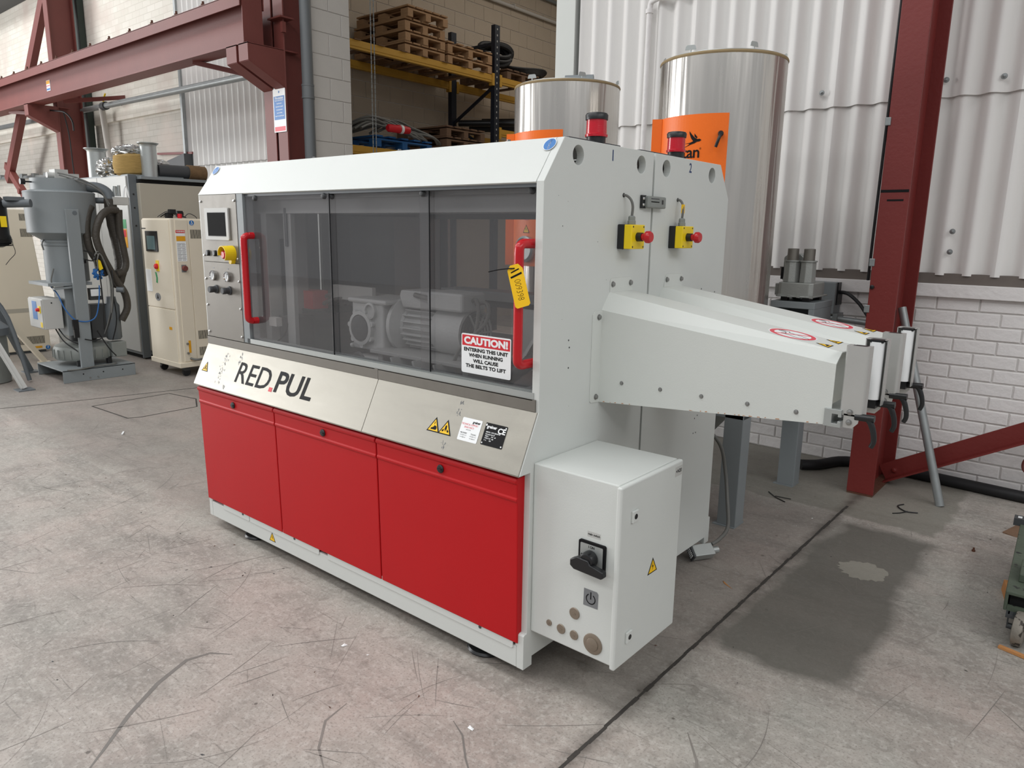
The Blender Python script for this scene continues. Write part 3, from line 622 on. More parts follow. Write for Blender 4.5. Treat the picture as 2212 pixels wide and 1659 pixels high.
pallet('wooden_pallet', -6.30, 5.85, 2.585, 1.05, .80, WOODD, 'brown pallet at the foot of the lower rack stack, mostly hidden', 'pallets on the lower rack level', .133)
q = MB(RUBBER); random.seed(21)
for k in range(6):
    cx, cy, cz = -6.55, 7.2+random.uniform(-.03, .03), 4.17+random.uniform(-.02, .05); rx = .26+random.uniform(-.05, .05); rz = .13+random.uniform(-.03, .03); ph = random.uniform(0, 3)
    q.tube([(cx+.12*math.sin(a+ph), cy+rx*math.cos(a), cz+rz*math.sin(a)+.01*k) for a in [i*math.pi/6 for i in range(13)]], .035, 8, 3)
tag(q.build('hose_coil'), 'tangled coil of thick black hose on the reddish pallet behind the upright', 'hose')
q = MB(RUBBER)
for k in range(5): q.tube([(-6.65+.25*math.sin(a), 8.0+(.34+.04*k)*math.cos(a), 4.03+.02*k+.03*math.sin(a*2)) for a in [i*math.pi/6 for i in range(13)]], .022, 8, 3)
tag(q.build('cable_coil'), 'flat coil of black cable right of the hose tangle on the rack', 'cable')
q = MB(BLACK)
for y, z, r_ in ((7.75, 3.30, .055), (7.2, 3.22, .05), (7.45, 3.16, .05)): q.cyl((-7.1, y-.25, z), (-6.2, y+.35, z), r_, n=14)
tag(q.build('black_tubes'), 'black plastic tubes lying on the lower right rack level', 'tube')
q = MB(GREYCABLE); random.seed(8)
for k in range(14):
    y0 = random.uniform(4.5, 5.0); q.tube([(-6.35-random.uniform(0, .5), y0-.25, 2.78+random.uniform(0, .05)), (-6.4, y0, 2.86+random.uniform(0, .12)), (-6.4, y0+.35, 2.88+random.uniform(-.03, .08)), (-6.3, y0+.65, 2.80+random.uniform(-.03, .03)), (-6.35, y0+.8, 2.74)], .017, 7, 4)
tag(q.build('cable_heap'), 'heap of grey cables on the blue pallet', 'cable')
q = MB(REDP, WHT); q.lathe([(.035, 0), (.05, .02), (.05, .17), (.055, .18), (.055, .2)], (-6.22, 4.72, 2.84), (0, 1, .02), 14); q.k = 1; q.lathe([(.057, 0), (.057, .04)], (-6.22, 4.93, 2.845), (0, 1, 0), 14); q.k = 0; q.lathe([(.055, 0), (.045, .12)], (-6.22, 4.97, 2.845), (0, 1, 0), 14)
tag(q.build('cable_connector'), 'red industrial plug connector lying on the cables over the blue pallet', 'plug')
# hanging chains
for k, (dy) in enumerate((0, .045)):
    q = MB(GALV)
    for i in range(110):
        z = 1.0+i*.05; a = i % 2
        q.box((-5.40-(.007 if a else .002), 3.80+dy-(.002 if a else .007), z), (-5.40+(.007 if a else .002), 3.80+dy+(.002 if a else .007), z+.045))
    tag(q.build('hoist_chain'), ['hanging hoist chain just right of the block pier, left strand', 'hanging hoist chain just right of the block pier, right strand'][k], 'chain', 'hoist chain strands')
# ------------------------------------------------------------------ left-hand machines
# grey twin-door cabinet
t = thing('control_cabinet', 'tall grey twin-door control cabinet behind the hopper dryer', 'cabinet', (-8.2, 2.2, 0))
MB(GREYM).box((-9.05, 1.91, .05), (-7.39, 2.55, 2.12)).build('carcass', t, bevel=.004)
MB(DARKGAP).box((-9.0, 1.94, 0), (-7.43, 2.5, .05)).build('plinth', t)
for x0, x1 in ((-8.98, -8.20), (-8.19, -7.41)):
    d = MB(GREYL).box((x0, 1.885, .09), (x1, 1.912, 2.10)).build('cabinet_door', t, bevel=.004)
    hx = x1-.05 if x0 < -8.5 else x0+.05
    for z in (1.6, .5): MB(BLACK).lathe([(.014, 0), (.014, .006)], (hx, 1.885, z), (0, -1, 0), 12).build('lock', d)
MB(GREYS).box((-7.40, 1.90, .02), (-7.375, 1.99, 2.115)).build('side_frame', t, bevel=.002)
for z in (1.9, 1.75, 1.55): MB(BLACK).lathe([(.01, 0), (.01, .004)], (-7.375, 1.945, z), (1, 0, 0), 10).build('screw', t)
b = MB(GRNP, AMB, REDP); b.box((-7.60, 1.882, 1.52), (-7.49, 1.885, 1.62)); b.k = 1; b.box((-7.60, 1.882, 1.30), (-7.49, 1.885, 1.51)); b.k = 2; b.box((-7.585, 1.8812, 1.42), (-7.505, 1.882, 1.50)); b.build('warning_label', t)
# long beige oven unit behind
t = thing('oven_unit', 'long beige grey machine housing behind the cream cooler, steel shelf on top', 'machine', (-7.7, 2.7, 0))
MB(GREYB).box((-8.2, 2.56, .1), (-7.39, 3.3, 2.02)).box((-7.39, 1.985, .1), (-7.30, 3.3, 2.025)).build('housing', t, bevel=.006)
MB(DARKGAP).box((-8.2, 2.56, 0), (-7.36, 3.25, .1)).build('plinth', t); MB(DARKGAP).box((-7.375, 1.99, 2.025), (-7.33, 3.25, 2.068)).build('shadow_gap', t)
MB(GREYM).box((-8.2, 2.0, 2.068), (-7.28, 3.3, 2.10)).build('top_shelf', t, bevel=.003)
def flanged(x, y, z0, z1, r, lab, grp):
    b = MB(ALU); b.lathe([(r*.92, 0), (r*.92, z1-z0-.03), (r*1.15, z1-z0-.01), (r*1.22, z1-z0-.006), (r*1.22, z1-z0), (r*1.05, z1-z0), (r*.9, z1-z0-.05)], (x, y, z0), n=24, cap=(1, 1)); tag(b.build('flanged_tube'), lab, 'tube', grp)
flanged(-8.55, 2.05, 2.122, 2.47, .115, 'dull steel flanged tube standing on the grey cabinet, left of the foil', 'flanged steel tubes')
flanged(-7.42, 2.17, 2.10, 2.48, .095, 'bright steel flanged tube standing between the wool ring and the lagged duct', 'flanged steel tubes')
# wool ring with foil
t = thing('lagged_elbow', 'ring of yellow mineral wool lagging with crumpled foil draped over it', 'insulation', (-7.7, 2.0, 2.12))
b = MB(WOOL); b.lathe([(.15, 0), (.185, .03), (.19, .12), (.17, .22), (.10, .24)], (-7.62, 2.06, 2.125), (.05, -.1, 1), 28); b.build('wool_ring', t)
random.seed(14)
def crumple(cx, cy, cz, rx, ry, rz, k, t, name, n=26, mm=FOIL):
    vs = []; fs = []
    for i in range(n+1):
        th = math.pi*i/n
        for j_ in range(n): ph = 2*math.pi*j_/n; r_ = 1+random.uniform(-k, k); vs.append((cx+rx*r_*math.sin(th)*math.cos(ph), cy+ry*r_*math.sin(th)*math.sin(ph), cz+rz*r_*math.cos(th)))
    for i in range(n):
        for j_ in range(n): j2 = (j_+1) % n; fs.append((i*n+j_, (i+1)*n+j_, (i+1)*n+j2, i*n+j2))
    MB(mm).add(vs, fs).build(name, t)
crumple(-7.66, 2.08, 2.38, .17, .20, .085, .09, t, 'foil_cover')
crumple(-8.05, 1.98, 2.20, .14, .13, .12, .16, t, 'foil_flap')
# lagged duct lying on the shelf
t = thing('lagged_duct', 'black and silver duct with brown fibre lagging lying on the machine top', 'duct', (-7.45, 2.6, 2.10))
MB(GREYD).cyl((-7.43, 2.26, 2.18), (-7.43, 2.66, 2.185), .075, n=24).build('duct_tube', t)
MB(WOOLD).cyl((-7.43, 2.62, 2.185), (-7.43, 2.83, 2.18), .088, n=24).build('fibre_lagging', t)
crumple(-7.6, 2.36, 2.27, .10, .13, .05, .15, t, 'foil_scrap', 16)
# cream chiller on castors
t = thing('chiller_unit', 'cream temperature control unit on castors beside the red machine, hook label at top', 'machine', (-6.35, 2.1, 0))
MB(CREAM).box((-6.68, 1.705, .11), (-6.05, 2.75, 1.63)).build('housing', t, bevel=.012)
MB(CREAM).box((-6.67, 1.695, .71), (-6.075, 1.71, 1.615)).build('front_panel', t, bevel=.004)
MB(CREAM).box((-6.67, 1.695, .13), (-6.075, 1.71, .70)).build('front_panel', t, bevel=.004)
sd = [MB(CREAM).box((-6.055, a, .16), (-6.043, b2, 1.615)).build('side_panel', t, bevel=.003) for a, b2 in ((1.75, 1.882), (1.888, 2.70))]
MB(CREAM).box((-6.70, 1.69, .10), (-6.03, 2.75, .15)).build('chassis_rail', t, bevel=.004)
for x, y in ((-6.60, 1.78), (-6.1, 1.78), (-6.60, 2.6), (-6.1, 2.6)):
    c = MB(GREYD).box((x-.025, y-.03, .06), (x+.025, y+.03, .10)).build('castor_fork', t); MB(BLACK).cyl((x-.015, y, .04), (x+.015, y, .04), .04, n=16).build('castor_wheel', c)
s_ = MB(BLACK).box((-6.59, 1.685, 1.29), (-6.32, 1.697, 1.50)).build('display_bezel', t, bevel=.004); MB(LCD).box((-6.55, 1.683, 1.31), (-6.37, 1.686, 1.45)).build('lcd', s_); b = MB(BLK)

q = MB(BLK); q.box((-6.68, 1.6935, 1.52), (-6.58, 1.695, 1.53)); q.build('marking_strip', t)
k_ = MB(YEL).box((-6.40, 1.688, 1.09), (-6.34, 1.697, 1.20)).build('switch_plate', t); MB(REDP).lathe([(.028, 0), (.028, .02), (.015, .03)], (-6.37, 1.688, 1.14), (0, -1, 0), 14).build('switch_knob', k_)
MB(WHT).box((-6.65, 1.690, .87), (-6.53, 1.6955, 1.10)).build('document_pouch', t)
MB(GRNP).prism([(-6.43, .97), (-6.40, .965), (-6.39, 1.02), (-6.41, 1.075), (-6.44, 1.08), (-6.42, 1.02)], (0, 1.695, 0), EX, EZ, -EY, .003).build('green_tape', t)
o_ = MB(GREYP).disc((-6.42, 1.695, .82), EX*1.1, EZ*.75, -EY, .055, .003); ob = o_.build('maker_badge', t); MB(BLK).prism([(-.02, -.02), (.02, -.02), (0, .03)], (-6.42, 1.692, .82), EX, EZ, -EY, .001).build('badge_mark', ob)
def slots(name, parent, org, u, v, n_, cols, pitch, hgt, wd, rows=1, rp=0):
    b = MB(DARKGAP); org = Vector(org)
    for i in range(cols):
        for r_ in range(rows): b.prism([(i*pitch, r_*rp), (i*pitch+wd, r_*rp), (i*pitch+wd, r_*rp+hgt), (i*pitch, r_*rp+hgt)], org, u, v, n_, .001)
    return b.build(name, parent, kind='stuff')
for y0, z0, h_, c_ in ((1.905, 1.43, .09, 12), (1.915, .385, .09, 12), (1.915, .21, .09, 12)): slots('vent_slots', t, (-6.0425, y0, z0), EY, EZ, EX, c_, .0115, h_, .006)
b = MB(REDP, WHT, AMB, BLK); X_ = -6.0425
b.box((X_, 1.752, 1.485), (X_+.001, 1.848, 1.513)); b.k = 1; b.box((X_, 1.752, 1.455), (X_+.001, 1.848, 1.483)); b.text('WARNING', (X_+.001, 1.802, 1.499), *SD, .02, sx=.9, bold=.0005); b.k = 2; b.box((X_, 1.755, 1.405), (X_+.001, 1.848, 1.453)); b.k = 1; b.box((X_, 1.752, 1.20), (X_+.001, 1.852, 1.40)); b.k = 3
for i in range(15): b.box((X_+.001, 1.758, 1.21+i*.012), (X_+.0013, 1.758+.035+.006*(i % 3), 1.213+i*.012)); b.box((X_+.001, 1.806, 1.21+i*.012), (X_+.0013, 1.806+.034+.005*(i % 2), 1.213+i*.012))
b.build('warning_sticker', t)
b = MB(BLUEP, WHT); b.disc((X_, 1.925, 1.588), EY, EZ, EX, .026, .001, 20); b.k = 1; b.disc((X_+.001, 1.925, 1.588), EY, EZ, EX, .006, .0006, 8)
for i in range(7): a = R(-160+i*35); b.disc((X_+.001, 1.925+.010*math.cos(a), 1.580+.010*math.sin(a)), EY, EZ, EX, .003, .0006, 6)
b.box((X_+.001, 1.922, 1.588), (X_+.0016, 1.929, 1.608)); b.build('hook_label', t)
b = MB(GREYP).box((X_, 1.785, 1.09), (X_+.004, 1.835, 1.165)).build('socket_plate', t); MB(RO).lathe([(.027, 0), (.027, .03), (.024, .034)], (X_+.004, 1.812, 1.13), (1, 0, 0), 16).build('red_socket', b)
MB(AMB).box((X_, 1.80, .25), (X_+.001, 1.825, .38)).box((X_, 1.81, .17), (X_+.001, 1.86, .185)).build('yellow_tags', t)
MB(AMB).box((-6.22, 1.693, .49), (-6.16, 1.695, .52)).build('yellow_tag', t)
for z in (.35, .25): MB(ZINC).cyl((X_, 1.785, z), (X_+.02, 1.785, z), .011, n=10).build('port', t)
q = MB(GREYCABLE); q.tube([(-6.04, 1.81, .19), (-5.98, 1.86, .18), (-6.0, 2.0, .19), (-6.03, 2.2, .2)], .012, 8, 4); q.build('outlet_hose', t)
# clutter on chiller
q = MB(BLACK); random.seed(31)
for k in range(6): x = -6.2+random.uniform(-.06, .04); y = 1.80+random.uniform(-.06, .1); q.box((x, y, 1.632+.01*k), (x+.05, y+.06, 1.66+.012*k))
for k in range(5): q.tube([(-6.25+random.uniform(-.1, 0), 1.72+random.uniform(0, .1), 1.645), (-6.2, 1.78, 1.69+random.uniform(-.02, .02)), (-6.15, 1.85+random.uniform(0, .06), 1.65), (-6.1, 1.9, 1.64)], .004, 6, 3)
tag(q.build('black_connectors'), 'tangle of small black connectors and wires on top of the cream unit', 'connectors')
tag(MB(REDP).lathe([(.022, 0), (.024, .03), (.022, .045)], (-6.15, 1.86, 1.632), n=14).build('dust_plug'), 'small red cap beside the black connectors on the cream unit', 'cap')
q = MB(BLACK); q.tube([(-6.12, 1.89, 1.64), (-6.1, 1.93, 1.68), (-6.08, 1.98, 1.66), (-6.07, 2.0, 1.63), (-6.06, 1.97, 1.60)], .004, 6, 4); tag(q.build('wire_loop'), 'thin dark wire loop draped over the cream unit edge', 'wire')
# far cream cabinet
t = thing('cream_cabinet', 'cream vented machine cabinet behind the grey hopper, far left', 'cabinet', (-9.3, .9, 0))
MB(CREAM).prism([(.35, .03), (1.385, .03), (1.385, .62), (1.30, 1.72), (.35, 1.72)], (-9.6, 0, 0), EY, EZ, EX, .82).build('housing', t, bevel=.008)
MB(GREYS).box((-9.55, .4, 0), (-8.82, 1.34, .03)).build('plinth', t)
for y0, z0, c_ in ((1.205, 1.59, 9), (1.20, 1.40, 11), (1.03, .11, 24)): slots('vent_slots', t, (-8.7795, y0, z0), EY, EZ, EX, c_, .0125, .095 if c_ != 9 else .08, .0065)
MB(AMB).box((-8.7795, 1.20, .055), (-8.778, 1.29, .08)).build('yellow_tag', t)
b = MB(BLUEP, WHT); b.disc((-8.7795, 1.352, .055), EY, EZ, EX, .026, .001, 18); b.k = 1; b.text('?', (-8.778, 1.352, .057), *SD, .045, bold=.001); b.build('hook_label', t)
MB(GREYB).box((-8.7795, .6, .50), (-8.779, 1.36, .55)).build('faded_band', t)
# blue framed notice behind
b = MB(BLUEP, WHT, BLK); b.box((-8.6, 1.345, 1.78), (-8.58, 1.47, 1.97)); b.k = 1; b.box((-8.58, 1.355, 1.79), (-8.578, 1.46, 1.96)); b.k = 0; b.box((-8.578, 1.355, 1.87), (-8.577, 1.46, 1.885)); t2 = tag(b.build('blue_notice', fix=False), 'blue bordered notice on a white panel edge behind the hopper', 'sign')
tag(MB(GREYL).box((-8.64, 1.44, 0), (-8.6, 1.62, 2.0)).build('white_board'), 'white upright panel standing between cream cabinet and grey cabinet', 'panel')
# cream strut
b = MB(CREAM); b.bar((-7.9, .18, 1.35), (-7.9, 1.02, .03), .05, .09, (1, 0, 0)); b.box((-7.96, .97, 0), (-7.84, 1.09, .02)); tag(b.build('cream_strut'), 'long cream painted strut leaning down to the floor left of the dryer', 'strut')

# ---- hopper dryer on its skid
t = thing('hopper_dryer', 'grey material dryer with round hopper, hoses and blower on a folded steel skid', 'machine', (-6.9, 1.1, 0))
b = MB(GREYM); b.box((-7.25, .755, .115), (-6.545, 1.45, .127)); b.box((-6.556, .755, .0), (-6.545, 1.45, .127)); b.box((-7.25, .755, 0), (-7.239, 1.45, .127)); b.build('skid', t, bevel=.003)
for y in (.94, 1.13, 1.32): MB(BLACK).lathe([(.007, 0), (.007, .002)], (-6.545, y, .075), (1, 0, 0), 10).build('skid_hole', t)
for y in (1.0, 1.075): MB(ZINC).lathe([(.008, 0), (.008, .004)], (-6.545, y, .03), (1, 0, 0), 8).build('bolt', t)
cx, cy = -6.95, 1.035
h = MB(GREYM).lathe([(.195, .985), (.195, 1.34), (.207, 1.345), (.207, 1.358), (.2, 1.36), (.2, 1.372), (.207, 1.375), (.207, 1.39), (.2, 1.40), (.312, 1.47), (.315, 1.85), (.318, 1.862), (.31, 1.872), (.245, 1.885), (.243, 1.995), (.02, 2.0)], (cx, cy, 0), n=40).build('hopper_body', t)
MB(ZINC).tube([(cx+.05, cy-.20, 1.40), (cx+.06, cy-.225, 1.36), (cx+.06, cy-.215, 1.30)], .008, 6, 3).build('toggle_latch', h)
MB(BLACK).box((cx+.18, cy+.07, 1.17), (cx+.21, cy+.11, 1.20)).build('toggle_latch', h)
MB(ZINC).box((cx+.165, cy+.02, 1.15), (cx+.198, cy+.075, 1.22)).build('catch_plate', h)
MB(BLACK).cyl((cx+.02, cy-.30, 1.955), (cx+.02, cy-.34, 1.955), .028, n=14).cyl((cx+.02, cy-.24, 1.955), (cx+.02, cy-.3, 1.955), .008, n=8).build('side_knob', h)
MB(GREYM).box((-6.64, .955, .127), (-6.605, 1.075, 1.70)).build('support_post', t, bevel=.004)
MB(GREYS).lathe([(.022, 0), (.02, .003)], (-6.605, 1.035, 1.665), (1, 0, 0), 16).build('post_boss', t)
b = MB(GREYM); b.box((-7.2, .75, .955), (-6.66, 1.15, .985)); b.bar((-6.68, .80, .93), (-6.68, 1.04, .945), .05, .02); b.build('support_shelf', t)
MB(GREYM).box((-6.95, .90, .45), (-6.70, 1.02, .955)).build('support_box', t, bevel=.004)
# top unit, elbow pipes
b = MB(GREYL); b.box((-7.05, 1.0, 2.0), (-6.9, 1.12, 2.09)); b.cyl((-6.95, .94, 2.03), (-6.95, 1.0, 2.03), .03, n=12); b.box((-6.93, 1.1, 2.01), (-6.85, 1.2, 2.05)); b.build('top_valve', t)
MB(GREYS).tube([(-6.9, 1.24, 1.92), (-6.86, 1.36, 1.93), (-6.82, 1.44, 1.88), (-6.80, 1.455, 1.80)], .052, 16, 5).build('elbow_pipe', t)
MB(BLACKH).tube([(-6.80, 1.455, 1.82), (-6.80, 1.46, 1.6), (-6.80, 1.50, 1.3), (-6.80, 1.50, 1.1), (-6.82, 1.44, .9)], .058, 16, 6, rr=lambda i, n: .058+.003*(i % 2)).build('ribbed_hose', t)
MB(GREYS).cyl((-6.9, 1.32, 1.80), (-6.84, 1.42, 1.80), .03, n=14).build('stub_pipe', t)
for k, pts in enumerate([
    [(-6.72, 1.235, 1.735), (-6.70, 1.19, 1.66), (-6.68, 1.155, 1.50), (-6.68, 1.17, 1.32), (-6.70, 1.24, 1.18), (-6.74, 1.32, 1.05)],
    [(-6.70, 1.475, 1.70), (-6.66, 1.37, 1.70), (-6.62, 1.27, 1.62), (-6.62, 1.215, 1.45), (-6.62, 1.25, 1.27), (-6.65, 1.33, 1.10), (-6.66, 1.39, .98), (-6.66, 1.46, .85), (-6.66, 1.47, .70), (-6.68, 1.41, .57)],
    [(-6.70, 1.49, 1.71), (-6.72, 1.49, 1.5), (-6.72, 1.51, 1.3), (-6.72, 1.52, 1.16), (-6.70, 1.48, 1.08), (-6.68, 1.40, 1.06)]]):
    MB(BLACKH).tube(pts, .036, 14, 6).build('flexible_hose', t)
MB(GREYL).box((-6.86, 1.46, 1.76), (-6.74, 1.62, 1.84)).build('manifold_box', t, bevel=.003)
q = MB(ALU); q.cyl((-6.80, 1.51, 1.85), (-6.80, 1.51, 1.95), .02, n=12); q.cyl((-6.80, 1.55, 1.85), (-6.80, 1.55, 1.96), .018, n=12); q.cyl((-6.80, 1.40, 1.80), (-6.80, 1.47, 1.80), .025, n=12); q.build('filter_regulator', t)
MB(WHT).tube([(-6.78, 1.585, 1.84), (-6.78, 1.60, 1.93), (-6.78, 1.62, 1.95), (-6.78, 1.64, 1.84)], .008, 8, 4).build('white_loop', t)
MB(GREYS).cyl((-6.62, 1.365, .90), (-6.58, 1.42, .895), .028, n=14).build('outlet_stub', t)
MB(GREYS).lathe([(.06, 0), (.075, .02), (.075, .36), (.055, .39), (.045, .45)], (-6.74, 1.345, .37), n=20).build('silencer', t)
# ring blower
bz = .13
b = MB(GREYC); b.lathe([(.20, .05), (.27, .055), (.285, .08), (.285, .16), (.27, .19), (.22, .21), (.12, .24)], (-6.93, 1.11, bz), n=36)
for i in range(24): a = 2*math.pi*i/24; b.bar((-6.93+.285*math.cos(a), 1.11+.285*math.sin(a), bz+.075), (-6.93+.285*math.cos(a), 1.11+.285*math.sin(a), bz+.165), .008, .016, (math.cos(a), math.sin(a), 0))
rb = b.build('ring_blower', t)
MB(GREYC).box((-6.78, 1.28, bz+.06), (-6.66, 1.43, bz+.22)).build('blower_outlet', rb, bevel=.01)
for x, y in ((-6.72, .98), (-6.72, 1.26), (-7.1, 1.1)): MB(BLACK).cyl((x, y, .127), (x, y, .19), .03, n=12).build('rubber_mount', rb)
MB(GREYD).lathe([(.12, 0), (.13, .03), (.13, .2), (.1, .24)], (-6.93, 1.11, bz+.23), n=24).build('motor', rb)
b = MB(GREYD); random.seed(17); b.box((-6.85, 1.13, .40), (-6.72, 1.30, .75)); b.box((-6.72, 1.12, .8), (-6.66, 1.24, .92)); b.build('pump_block', t)
MB(WHT).box((-6.66, 1.125, .84), (-6.645, 1.22, .91)).build('valve_block', t, bevel=.004)
# blue valve handwheel & yellow tag
b = MB(BLUEC); 
for k in range(9): a = k*.7; b.tube([(-6.62, 1.20+.04*math.cos(a), 1.08+.04*math.sin(a)), (-6.60, 1.20+.03*math.cos(a+.6), 1.08+.03*math.sin(a+.6)), (-6.62, 1.20+.05*math.cos(a+1.1), 1.07+.06*math.sin(a+1.1))], .013, 7, 3)
b.build('blue_hose_knot', t)
MB(YEL).prism([(1.205, 1.10), (1.24, 1.12), (1.22, 1.20), (1.195, 1.215), (1.18, 1.20)], (-6.585, 0, 0), EY, EZ, EX, .002).build('yellow_tag', t)
cb = MB(GREYCABLE); random.seed(40)
for pts in ([(-6.6, 1.18, 1.10), (-6.6, 1.17, 1.22), (-6.6, 1.21, 1.29), (-6.6, 1.25, 1.22), (-6.6, 1.30, 1.0), (-6.6, 1.28, .7), (-6.6, 1.2, .45)], [(-6.58, 1.19, 1.12), (-6.58, 1.19, 1.2), (-6.58, 1.22, 1.27), (-6.58, 1.27, 1.15), (-6.58, 1.31, .95), (-6.58, 1.27, .6)], [(-6.8, 1.0, 2.03), (-6.7, 1.15, 1.97), (-6.66, 1.32, 1.88), (-6.66, 1.38, 1.74)], [(-6.83, 1.0, 2.05), (-6.72, 1.12, 2.01), (-6.68, 1.30, 1.92), (-6.66, 1.39, 1.76)], [(-6.55, .80, .13), (-6.5, .9, .135), (-6.57, 1.07, .135), (-6.56, 1.25, .14), (-6.65, 1.3, .14)], [(-6.80, .86, 1.12), (-6.78, .82, 1.0), (-6.76, .83, .9)]): cb.tube(pts, .007, 7, 5)
cb.build('grey_cables', t)
cb = MB(BLACK)
for pts in ([(-6.58, 1.12, .5), (-6.58, 1.17, .40), (-6.57, 1.22, .3), (-6.57, 1.28, .22)], [(-6.58, 1.0, .42), (-6.58, 1.1, .40), (-6.58, 1.2, .46), (-6.58, 1.3, .75), (-6.6, 1.33, 1.1)], [(-6.6, 1.08, 1.3), (-6.59, 1.16, 1.26), (-6.59, 1.2, 1.1), (-6.59, 1.21, .8), (-6.6, 1.2, .5)], [(-6.82, .82, .53), (-6.75, .86, .4), (-6.7, .95, .3), (-6.65, .99, .25)], [(-6.8, .84, .53), (-6.72, .88, .43), (-6.66, .97, .36)], [(-6.6, 1.31, .9), (-6.6, 1.33, .6), (-6.62, 1.28, .38)], [(-6.57, 1.06, 1.22), (-6.57, 1.14, 1.20), (-6.58, 1.18, 1.24)]): cb.tube(pts, .006, 7, 5)
cb.build('black_cables', t)
cb = MB(BLUEC); cb.tube([(-6.85, .80, .98), (-6.72, .84, .88), (-6.66, .87, .74), (-6.62, .93, .63), (-6.6, .99, .60), (-6.58, 1.06, .60), (-6.58, 1.13, .65), (-6.6, 1.18, .82), (-6.62, 1.2, .95)], .006, 7, 6); cb.build('blue_air_line', t)
pb = MB(BLACK).box((-6.63, .915, .52), (-6.60, .965, .62)).box((-6.62, .915, .44), (-6.59, .96, .52)).build('plug_box', t)
c_ = MB(GREYL).box((-7.10, .70, .53), (-6.72, .87, .83)).build('control_box', t, bevel=.004)
MB(GREYL).box((-7.09, .690, .54), (-6.73, .70, .82)).build('box_door', c_, bevel=.002)
b = MB(YEL, REDP); b.box((-6.80, .682, .69), (-6.755, .690, .76)); b.k = 1; b.lathe([(.018, 0), (.018, .02), (.012, .03)], (-6.778, .682, .725), (0, -1, 0), 12); b.build('main_switch', c_)
MB(BLUEP).box((-6.98, .688, .62), (-6.86, .690, .80)).build('blue_sticker', c_); MB(YEL).box((-6.79, .688, .55), (-6.74, .690, .60)).build('yellow_sticker', c_)
MB(BLACK).lathe([(.007, 0), (.007, .003)], (-6.72, .78, .79), (1, 0, 0), 8).build('screw', c_)
# filter receiver on A-frame
t = thing('filter_receiver', 'black filter drum with side pipe on slim A-frame legs at the left edge', 'filter', (-6.9, .35, 0))
f_ = MB(BLACK).lathe([(.10, 0), (.16, .03), (.175, .05), (.175, .09), (.165, .12), (.165, .42), (.10, .50), (.085, .51), (.085, .62)], (-6.9, .38, 1.33), n=32).build('filter_drum', t)
MB(YEL).box((-6.745, .44, 1.52), (-6.738, .49, 1.62)).build('warning_label', f_)
b = MB(RUBBER); random.seed(6)
for k in range(5): b.lathe([(.178+random.uniform(0, .006), k*.014), (.181, k*.014+.006)], (-6.9, .38, 1.345), n=24)
b.build('strap_wrap', f_)
MB(GREYS).cyl((-6.80, .50, 1.735), (-6.65, .68, 1.745), .038, n=18).box((-6.80, .50, 1.765), (-6.68, .64, 1.80)).build('side_pipe', t)
MB(WOOL).tube([(-6.9, .38, 1.93), (-6.92, .38, 2.15), (-7.0, .36, 2.4), (-7.1, .3, 2.7)], .075, 16, 8, rr=lambda i, n: .072+.004*(i % 2)).build('ribbed_hose', t)
b = MB(GREYL); b.bar((-6.85, .05, 1.1), (-6.49, .395, .02), .012, .055, (0, 1, .3)); b.bar((-6.85, .04, 1.1), (-6.50, .375, .02), .05, .012, (0, 1, .3)); b.build('leg', t)
b = MB(GREYS); b.bar((-7.15, .25, 1.2), (-7.45, .745, .01), .04, .05); b.build('leg', t)
b = MB(GREYS); b.tube([(-6.95, .33, 1.35), (-6.97, .30, 1.0), (-6.92, .45, .65), (-6.88, .56, .02)], .02, 10, 4); b.build('leg', t)
for c2 in ((-6.49, .40), (-7.45, .75)): MB(GREYS).box((c2[0]-.09, c2[1]-.07, 0), (c2[0]+.06, c2[1]+.07, .01)).build('foot_plate', t)
q = MB(BLACK); q.tube([(-6.75, .52, 1.36), (-6.74, .53, 1.28), (-6.74, .48, 1.22), (-6.74, .44, 1.17)], .003, 6, 4); q.build('loose_wire', t)
t = thing('collection_drum', 'grey steel drum on the floor at the left edge behind the frame leg', 'drum', (-7.15, .28, 0))
MB(GREYC).lathe([(.19, 0), (.20, .01), (.20, .24), (.205, .25), (.205, .27), (.2, .28), (.2, .48)], (-7.15, .28, 0), n=28).build('drum_body', t)
MB(GREYS).lathe([(.20, .48), (.2, .55), (.12, .62), (.06, .63)], (-7.1, .30, 0), n=24).build('drum_lid', t)
